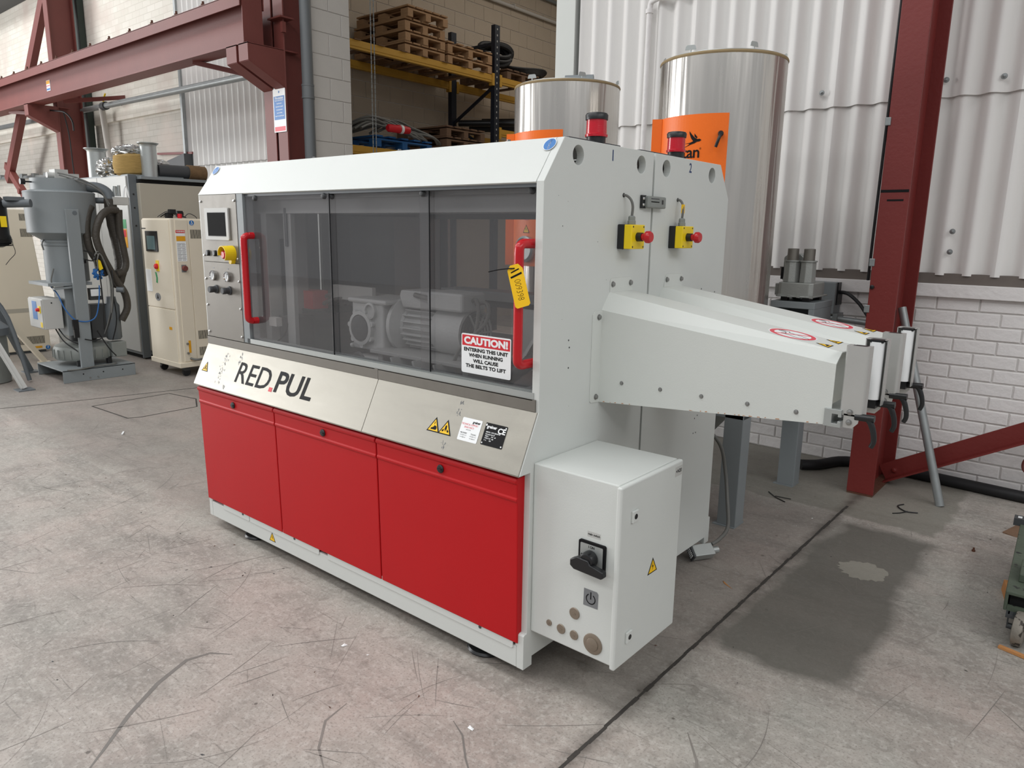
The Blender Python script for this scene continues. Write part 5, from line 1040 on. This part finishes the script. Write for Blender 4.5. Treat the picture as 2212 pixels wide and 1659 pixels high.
# ---- works inside machine 1 (through the tinted windows)
G = WORKS
g = MB(G).box((-1.22, .20, 1.03), (-1.01, .42, 1.24)).box((-1.24, .19, 1.235), (-0.98, .43, 1.255)).box((-1.235, .19, 1.03), (-1.215, .43, 1.05)).build('gearbox', t1, bevel=.008)
MB(G).lathe([(.075, 0), (.075, .02), (.06, .022), (.058, .01), (.045, .008)], (-1.145, .20, 1.125), (0, -1, 0), 32, cap=(1, 1)).build('output_flange', g)
MB(GREYD).lathe([(.056, 0), (.04, .003), (.02, .004)], (-1.145, .178, 1.125), (0, -1, 0), 24).build('flange_bore', g)
for i in range(7): a = 2*math.pi*i/7+.3; MB(G).lathe([(.012, 0), (.012, .018)], (-1.145+.076*math.cos(a), .2, 1.125+.076*math.sin(a)), (0, -1, 0), 10).build('flange_lug', g)
MB(G).lathe([(.036, 0), (.036, .014), (.027, .016), (.026, .006)], (-1.085, .20, 1.205), (0, -1, 0), 20).build('upper_port', g)
g2 = MB(G).box((-1.2, .16, .97), (-0.98, .38, 1.0)).build('lower_gearbox', t1, bevel=.006); MB(GREYD).lathe([(.05, 0), (.045, .01)], (-1.13, .16, .975), (0, -1, 0), 20).build('flange_bore', g2)
def motor(x0, x1, y, z, r, t, box=True):
    m_ = MB(G); m_.lathe([(r*.95, 0), (r*1.25, .01), (r*1.25, .03), (r*.8, .05), (r*.8, .07)], (x0, y, z), (1, 0, 0), 32)
    for i in range(22): a = 2*math.pi*i/22; m_.bar((x0+.07, y+r*.85*math.cos(a), z+r*.85*math.sin(a)), (x1-.16, y+r*.85*math.cos(a), z+r*.85*math.sin(a)), .004, r*.3, (0, math.cos(a), math.sin(a)))
    m_.lathe([(r*.78, 0), (r*.78, x1-x0-.2)], (x0+.06, y, z), (1, 0, 0), 28); m_.lathe([(r*.98, 0), (r*1.02, .01), (r*1.02, .17)], (x1-.19, y, z), (1, 0, 0), 32)
    o = m_.build('drive_motor', t)
    MB(GREYD).lathe([(r*.9, 0), (r*.4, .004)], (x1-.02, y, z), (1, 0, 0), 24).build('fan_cowl', o)
    q = MB(G)
    for k in range(4): q.lathe([(r*(.3+.18*k), 0), (r*(.3+.18*k)+.004, .005)], (x1-.015, y, z), (1, 0, 0), 24, cap=(0, 0))
    for i in range(6): a = i*math.pi/3; q.bar((x1-.012, y, z), (x1-.012, y+r*.9*math.cos(a), z+r*.9*math.sin(a)), .006, .006)
    q.build('fan_grille', o)
    if box: MB(G).prism([(x0+.06, z+r*.85), (x0+.24, z+r*.85), (x0+.26, z+r*1.35), (x0+.25, z+r*1.6), (x0+.05, z+r*1.6), (x0+.04, z+r*1.35)], (0, y-.07, 0), EX, EZ, EY, .14).build('terminal_box', o, bevel=.006)
    return o
mo = motor(-1.0, -.56, .32, 1.145, .098, t1, True)
MB(G).box((-.76, .22, 1.235), (-.56, .36, 1.31)).build('terminal_box', mo, bevel=.010)
q = MB(GREYCABLE); q.tube([(-.56, .28, 1.28), (-.53, .27, 1.285), (-.51, .26, 1.24), (-.52, .25, 1.15), (-.56, .24, 1.08)], .008, 8, 5); q.tube([(-.56, .30, 1.265), (-.5, .3, 1.27), (-.49, .28, 1.2), (-.55, .2, 1.10), (-.58, .19, 1.03)], .008, 8, 5); q.tube([(-.86, .25, 1.285), (-.8, .24, 1.28), (-.76, .25, 1.275)], .011, 8, 3); q.build('motor_cables', t1)
b = MB(INNER); b.box((-1.03, .14, 1.035), (-.45, .45, 1.05)); b.box((-1.0, .16, .965), (-.97, .42, 1.04)); b.box((-.5, .16, .965), (-.47, .42, 1.04))
for x in (-.85, -.72, -.60): b.bar((x, .15, 1.04), (x+.03, .15, .965), .012, .10, (0, 1, 0))
b.build('motor_platform', t1, bevel=.002)
MB(WHITE).prism([(-.46, 1.0), (-.22, 1.0), (-.22, 1.235), (-.26, 1.245), (-.46, 1.245)], (0, .45, 0), EX, EZ, EY, .01).build('belt_bracket', t1)
MB(WHITE).prism([(-.36, 1.02), (-.23, 1.22), (-.215, 1.22), (-.345, 1.02)], (0, .30, 0), EX, EZ, EY, .15).build('bracket_web', t1)
b = MB(GREYD); b.box((-.9, .5, 1.235), (-.03, .60, 1.262)); b.build('belt_track', t1); b = MB(INNER); b.box((-.95, .49, 1.262), (-.03, .61, 1.30)); b.build('belt_housing', t1)
MB(INNER).cyl((-.11, .20, .99), (-.11, .20, 1.52), .048, n=24).build('guide_column', t1); MB(INNER).box((-.20, .18, .97), (-.03, .24, 1.0)).build('column_foot', t1)
q = MB(RUBBER); q.tube([(-.33, .22, 1.0), (-.25, .22, 1.06), (-.16, .22, 1.12), (-.08, .22, 1.16)], .028, 12, 5, rr=lambda i, n: .026+.003*(i % 2)); q.build('black_conduit', t1)
MB(GREYD).box((-1.90, .26, .965), (-1.42, .50, 1.165)).build('electrical_trunk', t1, bevel=.003)
MB(GREYD).box((-1.68, .12, .965), (-1.60, .30, 1.14)).build('valve_block', t1, bevel=.003)
MB(REDP).box((-1.90, .27, 1.165), (-1.80, .36, 1.252)).build('red_module', t1); MB(REDP).box((-1.785, .27, 1.165), (-1.615, .36, 1.252)).build('red_module', t1)
MB(GREYL).box((-1.49, .30, 1.225), (-1.20, .32, 1.292)).build('terminal_cover', t1)
MB(INNER).box((-1.56, .09, .97), (-1.50, .11, 1.66)).build('inner_post', t1); MB(GREYD).box((-1.545, .085, 1.47), (-1.525, .09, 1.64)).build('cable_slot', t1)
MB(INNER).box((-1.735, .085, .97), (-1.69, .30, 1.66)).build('inner_post', t1) ; MB(GREYD).box((-1.688, .15, 1.03), (-1.684, .17, 1.50)).build('safety_strip', t1)
q = MB(GREYCABLE); random.seed(19)
for k in range(9): 
    y = random.uniform(.25, .5); q.tube([(-1.72, y, 1.13+random.uniform(0, .04)), (-1.60, y, 1.19+random.uniform(0, .05)), (-1.47, y-.03, 1.22+random.uniform(-.02, .05)), (-1.34, y, 1.24+random.uniform(-.02, .05)), (-1.2, y+.05, 1.20)], .009, 7, 4)
q.build('hose_bundle', t1)
q = MB(BLACK); q.tube([(-1.60, .12, 1.17), (-1.56, .10, 1.14), (-1.58, .08, 1.06), (-1.66, .07, 1.01)], .004, 6, 5); q.build('sensor_wire', t1)
MB(GREYL).box((-1.66, .055, 1.10), (-1.60, .085, 1.14)).build('sensor', t1)
# grey shelf body in machine 2, dust sheet
MB(INNER).box((-2.0, .80, 1.0), (-1.62, 1.05, 1.62)).build('grey_housing', t2, bevel=.004)
MB(INNER).box((-2.09, 1.10, 1.0), (-1.78, 1.3, 1.66)).build('inner_guard', t2, bevel=.004)

# yellow stock tag on the handle
b = MB(YELS, BLK); o = Vector((-.040, -.068, 1.385)); n_ = Vector((.45, -1, .1)).normalized(); v_ = Vector((-.28, -.05, 1)); v_ = (v_-n_*v_.dot(n_)).normalized(); u_ = v_.cross(n_)
b.prism([(-.024, -.062), (-.018, -.068), (.020, -.066), (.026, -.060), (.026, .052), (.014, .068), (-.012, .068), (-.024, .054)], o, u_, v_, n_, .001); b.k = 1
b.text('009398', o+n_*.001-v_*.012, -v_, u_, n_, .030, sx=.75, bold=-.0006, d=.0002)
b.bar(o+n_*.0012+v_*.030-u_*.018, o+n_*.0012+v_*.038+u_*.02, .006, .0003, n_)
b.bar(o+n_*.0012+v_*.045-u_*.014, o+n_*.0012+v_*.052+u_*.014, .004, .0003, n_)
b.tube([o+v_*.056+n_*.004, o+v_*.06-u_*.02+n_*.006, o+v_*.064-u_*.05+n_*.006, o+v_*.066-u_*.085], .0018, 6, 3)
b.tube([o+v_*.056+n_*.004, o+v_*.058-u_*.012+n_*.002, (-.055, -.035, 1.44), (-.070, -.04, 1.442), (-.062, -.064, 1.442), o+v_*.056+n_*.003], .0018, 6, 3)
tag(b.build('stock_tag', fix=True), 'yellow tag with number 009398 tied to the right red door handle', 'tag')

# ------------------------------------------------------------------ insulated hopper tanks
def tank(cx, cy, ztop, lab, full):
    t = thing('insulated_tank', lab, 'tank', (cx, cy, 0), 'insulated silver tanks')
    b = MB(TANK); r = .345; b.lathe([(r*.98, .62), (r, .63), (r, 1.25), (r, 1.9), (r, ztop)], (cx, cy, 0), n=96, cap=(1, 1)); body = b.build('tank_jacket', t)
    MB(RIM).lathe([(r+.001, ztop-.012), (r+.004, ztop-.004), (r+.001, ztop+.004), (r-.02, ztop+.006)], (cx, cy, 0), n=96, cap=(0, 0)).build('insulation_rim', body)
    MB(ALU).lathe([(r-.008, ztop), (r-.012, ztop+.010), (r-.05, ztop+.012)], (cx, cy, 0), n=64, cap=(0, 1)).build('lid', body)
    MB(GREYC).lathe([(.30, .62), (.07, .34), (.07, .28)], (cx, cy, 0), n=40).build('outlet_cone', t)
    for k, a in enumerate((-158, -97, -38, 30, 110)):
        c = Vector((cx+(r-.02)*math.cos(R(a)), cy+(r-.02)*math.sin(R(a)), ztop+.008)); q = MB(ALU)
        q.cyl(c, c+EZ*.016, .004, n=8); tq = Vector((-math.sin(R(a+20)), math.cos(R(a+20)), 0))
        q.prism([(-.030, .014), (.030, .014), (.024, .034), (.018, .038), (-.018, .038), (-.026, .032)], c, tq, EZ, tq.cross(EZ), .003); q.build('wing_clamp', body)
    # orange front panel
    b = MB(ORANGE); rp = .352; a0, a1 = -126, -57; n = 24; vs = []; zb, zt = 1.33, 2.178
    for i in range(n+1):
        a = R(a0+(a1-a0)*i/n)
        for z, rr in ((zb, rp), (zt, rp), (zt, rp-.004), (zb, rp-.004)): vs.append((cx+rr*math.cos(a), cy+rr*math.sin(a), z))
    b.add(vs, [(4*i+k, 4*i+(k+1) % 4, 4*i+4+(k+1) % 4, 4*i+4+k) for i in range(n) for k in range(4)]+[(0, 1, 2, 3), (4*n+3, 4*n+2, 4*n+1, 4*n)])
    pnl = b.build('orange_panel', t, fix=True)
    e = Vector((cx+rp*math.cos(R(a0)), cy+rp*math.sin(R(a0)), 0)); td = Vector((math.sin(R(a0)), -math.cos(R(a0)), 0)); td2 = (td+Vector((-.15, -.75, 0))).normalized()
    b = MB(ORANGE); b.prism([(0, zb), (-0.055, zb), (-.055, zt), (0, zt)], e, -td2 if td2.x > 0 else Vector((.93, .37, 0)), EZ, Vector((.37, -.93, 0)), .003); fl = b.build('panel_flange', pnl, fix=True)
    def cyp(ang, z, off=.001): return Vector((cx+(rp+off)*math.cos(R(ang)), cy+(rp+off)*math.sin(R(ang)), z))
    def fr_(ang): a = R(ang); return Vector((-math.sin(a), math.cos(a), 0)), EZ, Vector((math.cos(a), math.sin(a), 0))
    # lever
    u, v, n2 = fr_(-64.5); q = MB(BLACK); c = cyp(-63.2, 2.072, 0); q.lathe([(.014, 0), (.015, .022), (.011, .028)], c, n2, 18); q.tube([c+n2*.022, c+n2*.034-EZ*.02-u*.006, c+n2*.036-EZ*.045-u*.014, c+n2*.034-EZ*.070-u*.022], .0085, 12, 4); q.build('panel_lever', pnl)
    if full:
        def pc(pts, c0, mm, name, s=1):
            bb = MB(mm)
            f = [cyp(c0[0]+x*s/rp*57.3, c0[1]+y*s, .0018) for x, y in pts]; g_ = [p-Vector((p.x-cx, p.y-cy, 0)).normalized()*.0012 for p in f]; k = len(f)
            bb.add(f+g_, [list(range(k)), [k+i for i in range(k)][::-1]]+[(i, (i+1) % k, k+(i+1) % k, k+i) for i in range(k)]); return bb.build(name, pnl, fix=True)
        # swallow emblem
        S = .0105
        P = [(-4.6, -1.9), (-2.6, -.95), (-1.6, -.2), (-3.9, -.25), (-1.4, .15), (-.3, .6), (-1.3, 1.9), (-2.0, 3.6), (-2.1, 4.6), (-.9, 3.2), (.4, 1.9), (1.5, 1.35), (2.4, 1.45), (3.1, 1.0), (2.4, .45), (1.3, .35), (.2, -.25), (-1.2, -.6), (-2.9, -1.25)]
        pc(P, (-85.8, 2.032), BLK, 'swallow_emblem', S*1.25)
        pc([(.1, 3.6), (1.3, 2.3), (1.35, 1.8), (.9, 1.75), (.2, 2.5)], (-85.8, 2.032), BLK, 'swallow_emblem', S*1.25)
        for ch, a, w_ in (('t', -102.0, 1), ('i', -98.2, 1), ('t', -94.0, 1), ('a', -89.0, 1), ('n', -83.0, 1)):
            u, v, n2 = fr_(a); q = MB(BLK); q.text(ch, cyp(a, 1.981, .001), u, v, n2, .085, d=.0008, bold=.0012); q.build('brand_lettering', pnl)
        u, v, n2 = fr_(-79.6); q = MB(BLK); q.text('®', cyp(-79.6, 2.0, .001), u, v, n2, .014, d=.0008); q.build('brand_lettering', pnl)
    else:
        u, v, n2 = fr_(-97); c = cyp(-97, 1.70, .001); q = MB(PINKP); seg = 20; vs = []
        for i in range(seg+1): a = math.pi+math.pi*i/seg; vs += [cyp(-97+.075*math.cos(a)/rp*57.3, 1.70+.075*math.sin(a), .0015), cyp(-97+.035*math.cos(a)/rp*57.3, 1.70+.04*math.sin(a), .0015)]
        q.add(vs, [(2*i, 2*i+1, 2*i+3, 2*i+2) for i in range(seg)]); q.build('red_letter', pnl)
        warn('warning_label', cyp(-97, 1.57, .001), fr_(-97), .06, 'bolt', pnl)
        q = MB(ALU, GREYD); q.lathe([(.085, 0), (.085, .02), (.07, .03), (.066, .01)], cyp(-97, 1.44, 0), n2, 28); q.k = 1; q.disc(cyp(-97, 1.44, .004), u, v, n2, .066, .002); q.build('loading_port', pnl)
        # grey hood on top
        q = MB(GREYM); q.tube([(cx+.10, cy-.16, ztop+.02), (cx+.26, cy-.08, ztop+.02)], .03, 16, 1); q.build('lid_hood', body)
    return t
ta = tank(-1.60, 2.30, 2.474, 'silver cylindrical tank behind the machine roof, farther left, grey hood on its lid', False)
tb = tank(-.50, 2.27, 2.488, 'taller looking silver cylindrical tank on the right, orange panel with swallow emblem', True)
# stand frames: box-section legs
def frame(x1, lab, tbl):
    t = thing('tank_frame', lab, 'frame', (x1-.5, 2.27, 0), 'steel frames under the tanks')
    for y0, y1 in ((1.778, 1.885), (2.666, 2.765)):
        for xa in (x1-.105, x1-.98):
            s = MB(GREYM).box((xa, y0, .004), (xa+.105, y1, .70)).build('leg', t, bevel=.004)
            MB(GREYM).box((xa-.02, y0-.012, 0), (xa+.105, y1+.012, .006)).build('foot_plate', t)
    MB(GREYM).box((x1-.98, 1.778, .60), (x1, 1.885, .70)).box((x1-.98, 2.666, .60), (x1, 2.765, .70)).box((x1-.105, 1.885, .60), (x1, 2.666, .70)).box((x1-.98, 1.885, .60), (x1-.875, 2.666, .70)).build('top_rails', t, bevel=.003)
    return t
fa = frame(-.020, 'grey box-section frame under the right tank, two legs visible beside the machines', 1)
fb = frame(-1.12, 'grey box-section frame under the left tank, hidden behind the machines', 0)
# blower bench
t = thing('blower_stand', 'grey folded steel bench carrying the twin-canister blower by the wall', 'stand', (-.13, 2.82, 0))
MB(GREYM).box((-.262, 2.66, 1.120), (.004, 3.0, 1.160)).build('bench_top', t, bevel=.003)
MB(GREYM).box((-.03, 2.66, .70), (.004, 2.99, 1.12)).box((-.262, 2.68, .70), (-.235, 2.99, 1.12)).build('bench_side', t, bevel=.002)
MB(GREYS).box((-.235, 2.97, .70), (-.03, 2.99, 1.12)).box((-.262, 2.66, .69), (.004, 3.0, .705)).build('bench_back', t)
t = thing('vacuum_blower', 'grey cast blower with two upright octagonal canisters and short pipe stubs on the bench', 'blower', (-.13, 2.82, 1.16))
for x, y in ((-.2, 2.73), (-.07, 2.73), (-.2, 2.93), (-.07, 2.93)): MB(BLACK).box((x-.02, y-.02, 1.160), (x+.02, y+.02, 1.185)).build('rubber_foot', t)
CA = mat('cast_aluminium', (158, 160, 156), .42, .35, var=.1, vs=14, bump=.15, bs=90)
bd = MB(CA).prism([(-.235, 2.70), (-.215, 2.68), (-.045, 2.68), (-.025, 2.70), (-.025, 2.90), (-.05, 2.96), (-.23, 2.96)], (0, 0, 1.185), EX, EY, EZ, .088).box((-.24, 2.672, 1.185), (-.02, 2.97, 1.195)).build('blower_body', t, bevel=.006)
for x in (-.225, -.165, -.11, -.035): MB(CA).box((x, 2.664, 1.185), (x+.018, 2.68, 1.202)).build('body_lug', bd)
for cx in (-.178, -.080):
    c = MB(CA).lathe([(.049, 0), (.046, .11), (.046, .125)], (cx, 2.74, 1.273), n=8, smooth=False).build('canister', t, bevel=.003)
    MB(CA).lathe([(.050, 0), (.050, .008)], (cx, 2.74, 1.398), n=20).build('clamp_band', c)
    MB(STEELV).lathe([(.033, 0), (.033, .068), (.030, .070), (.030, .03)], (cx, 2.74, 1.406), n=24, cap=(1, 1)).build('pipe_stub', c)
MB(CA).prism([(-.255, 1.273), (-.125, 1.273), (-.125, 1.42), (-.15, 1.445), (-.225, 1.445), (-.255, 1.42)], (0, 2.80, 0), EX, EZ, EY, .14).build('motor_housing', t, bevel=.008)
MB(BLACK).box((-.262, 2.79, 1.285), (-.25, 2.93, 1.36)).build('cooling_fins', t)
MB(CA).box((-.265, 2.72, 1.19), (-.235, 2.9, 1.262)).build('side_box', t, bevel=.004)
# loose multipin plug and its cable behind machine 2
t = thing('multipin_connector', 'grey multi-pin connector lying on the floor beside the rear machine corner', 'plug', (-.03, 1.30, 0))
pr = Matrix.Translation((.022, 1.30, .045)) @ Matrix.Rotation(R(-32), 4, 'Z') @ Matrix.Rotation(R(38), 4, 'Y') @ Matrix.Scale(1.1, 4)
b = MB(ALU); b.M = pr; b.box((-.028, -.055, -.022), (.028, .045, .022)); b.build('connector_hood', t, bevel=.004)
b = MB(GREYD, WHT); b.M = pr; b.box((-.030, -.063, -.02), (.030, -.055, .02)); b.k = 1
for k in range(6): b.box((-.024+k*.008, -.066, -.012), (-.020+k*.008, -.062, .012))
b.build('pin_block', t)
b = MB(ALU); b.M = pr; b.cyl((0, .045, 0), (0, .075, 0), .016, n=12); b.build('cable_gland', t)
q = MB(GREYCABLE); q.tube([(.045, 1.345, .075), (.06, 1.40, .09), (.055, 1.50, .12), (.0, 1.60, .22), (-.04, 1.64, .36), (-.06, 1.60, .50), (-.10, 1.50, .60), (-.15, 1.40, .64)], .0095, 10, 6)
tag(q.build('grey_cable'), 'grey cable looping from the rear of machine 2 down to the floor plug', 'cable')

# ------------------------------------------------------------------ green trolley at right edge, bits on the floor
t = thing('pallet_truck', 'worn green steel trolley deck with scuffed caster wheel at the right edge', 'trolley', (1.6, 1.9, 0))
MB(GREENW).box((1.228, 1.50, .185), (1.95, 2.38, .20)).box((1.228, 1.50, .12), (1.24, 2.38, .19)).box((1.228, 2.37, .12), (1.95, 2.38, .19)).box((1.228, 1.50, .118), (1.95, 2.38, .125)).build('deck', t, bevel=.004)
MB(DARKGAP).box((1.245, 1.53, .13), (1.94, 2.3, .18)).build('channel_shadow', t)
MB(GREENW).box((1.24, 1.50, .115), (1.95, 1.512, .142)).build('front_lip', t)
MB(GREENW).box((1.262, 1.62, .20), (1.95, 1.80, .235)).build('cross_bar', t, bevel=.004)
b = MB(GREYD, WHT); b.box((1.20, 2.36, .19), (1.95, 2.42, .225)); b.k = 1
for k in range(4): b.box((1.215+k*.035, 2.375, .2255), (1.232+k*.035, 2.40, .227))
b.build('end_plate', t)
w_ = MB(WHEEL).lathe([(.050, -.019), (.066, -.016), (.068, -.009), (.068, .009), (.066, .016), (.050, .019)], (1.29, 1.475, .068), (1, -.12, 0), 36).build('caster_wheel', t)
MB(GREYD).cyl((1.25, 1.48, .068), (1.37, 1.465, .068), .012, n=10).build('axle', w_)
MB(GREYD).box((1.247, 1.47, .06), (1.252, 1.53, .12)).box((1.316, 1.47, .06), (1.321, 1.53, .12)).box((1.24, 1.46, .108), (1.32, 1.56, .12)).build('caster_fork', t)
t.rotation_euler.z = R(2.6); t.location = (1.576, 1.86, 0)
WB = mat('split_timber', (196, 138, 84), .8, var=.2, vs=10, stretch=(1, 6, 1), bump=.3)
tag(MB(WB).add([(1.175, 1.93, 0), (1.23, 1.92, 0), (1.235, 1.83, 0), (1.20, 1.82, 0), (1.18, 1.93, .05), (1.225, 1.92, .055), (1.23, 1.83, .05), (1.205, 1.825, .045)], [(3, 2, 1, 0), (4, 5, 6, 7), (0, 1, 5, 4), (1, 2, 6, 5), (2, 3, 7, 6), (3, 0, 4, 7)]).build('wood_block', fix=True), 'small split orange wood block wedged beside the green trolley', 'wood')
tag(MB(WOODD).add([(1.09, 2.70, 0), (1.20, 2.95, 0), (1.26, 2.93, 0), (1.16, 2.68, .0), (1.09, 2.70, .008), (1.20, 2.95, .05), (1.26, 2.93, .05)], [(3, 2, 1, 0), (4, 3, 6, 5), (0, 1, 5, 4), (1, 2, 6, 5), (2, 3, 6), (3, 0, 4)]).build('wood_wedge', fix=True), 'dark tapered wood wedge on the floor behind the green trolley', 'wood')
tag(MB(WB).bar((1.235, 1.352, .006), (1.42, 1.30, .007), .018, .010).build('wood_splinter', fix=True), 'long pale wood splinter on the floor in front of the caster wheel', 'wood')
tag(MB(WB).add([(.19, 1.16, .001), (.26, 1.11, .001), (.20, 1.15, .006), (.205, 1.14, .001)], [(0, 2, 1), (0, 3, 2), (3, 1, 2), (0, 1, 3)]).build('wood_chip', fix=True), 'thin pale wood chip on the floor near the dark joint', 'wood')
q = MB(BLACK); q.tube([(.585, 2.80, .004), (.565, 2.74, .005), (.62, 2.68, .005), (.68, 2.70, .005)], .0035, 6, 5); q.tube([(.63, 2.685, .005), (.60, 2.63, .004), (.57, 2.60, .003)], .003, 6, 3); tag(q.build('wire_scrap'), 'scrap of black wire on the floor before the leaning tube', 'wire')
q = MB(BLACK); q.tube([(-.10, 2.47, .004), (-.03, 2.40, .004), (.04, 2.36, .004)], .003, 6, 4); q.tube([(-.04, 2.42, .004), (.05, 2.43, .004)], .0025, 6, 1); tag(q.build('wire_scrap'), 'scrap of black wire on the floor by the rear grey frame leg', 'wire')
tag(MB(RUST).lathe([(.009, 0), (.009, .008), (.005, .009), (.005, .02)], (1.01, 2.32, 0), (0, 0, 1), 6).build('loose_bolt'), 'small rusty bolt standing on the floor between column and trolley', 'bolt')
random.seed(52)
q = MB(WHT, BLACK, RUST)
for k in range(90):
    x = random.uniform(-4.5, 1.5); y = random.uniform(-1.3, .1 if x < .0 else 2.9)
    if -2.3 < x < 0 and y > -.1: continue
    q.k = random.choice((0, 1, 1, 2)); s = random.uniform(.0015, .0045); a = random.uniform(0, 3); c, d = math.cos(a)*s, math.sin(a)*s
    q.add([(x-c*2, y-d*2, .0008), (x+d, y-c, .0008), (x+c*2, y+d*2, .0008), (x, y, .003)], [(0, 1, 3), (1, 2, 3), (2, 0, 3)])
q.build('floor_debris', floor, kind='stuff')
q = MB(WHT); q.add([(-.68, -.30, .001), (-.66, -.30, .001), (-.666, -.318, .001), (-.675, -.322, .001), (-.668, -.31, .006)], [(0, 1, 4), (1, 2, 4), (2, 3, 4), (3, 0, 4)]); tag(q.build('paper_scrap'), 'tiny white paper scrap on the concrete in front of the machine', 'paper')
q = MB(WHT); q.add([(.005, -.33, .001), (.028, -.335, .001), (.03, -.345, .001), (.008, -.345, .001), (.016, -.338, .007)], [(0, 1, 4), (1, 2, 4), (2, 3, 4), (3, 0, 4)]); tag(q.build('paper_scrap'), 'white paper curl on the concrete beside the dark floor joint, lower centre', 'paper')
q = MB(WHT); q.bar((-4.32, .40, .004), (-4.25, .36, .005), .012, .006); tag(q.build('white_offcut'), 'white plastic offcut on the floor left of the red doors', 'offcut')
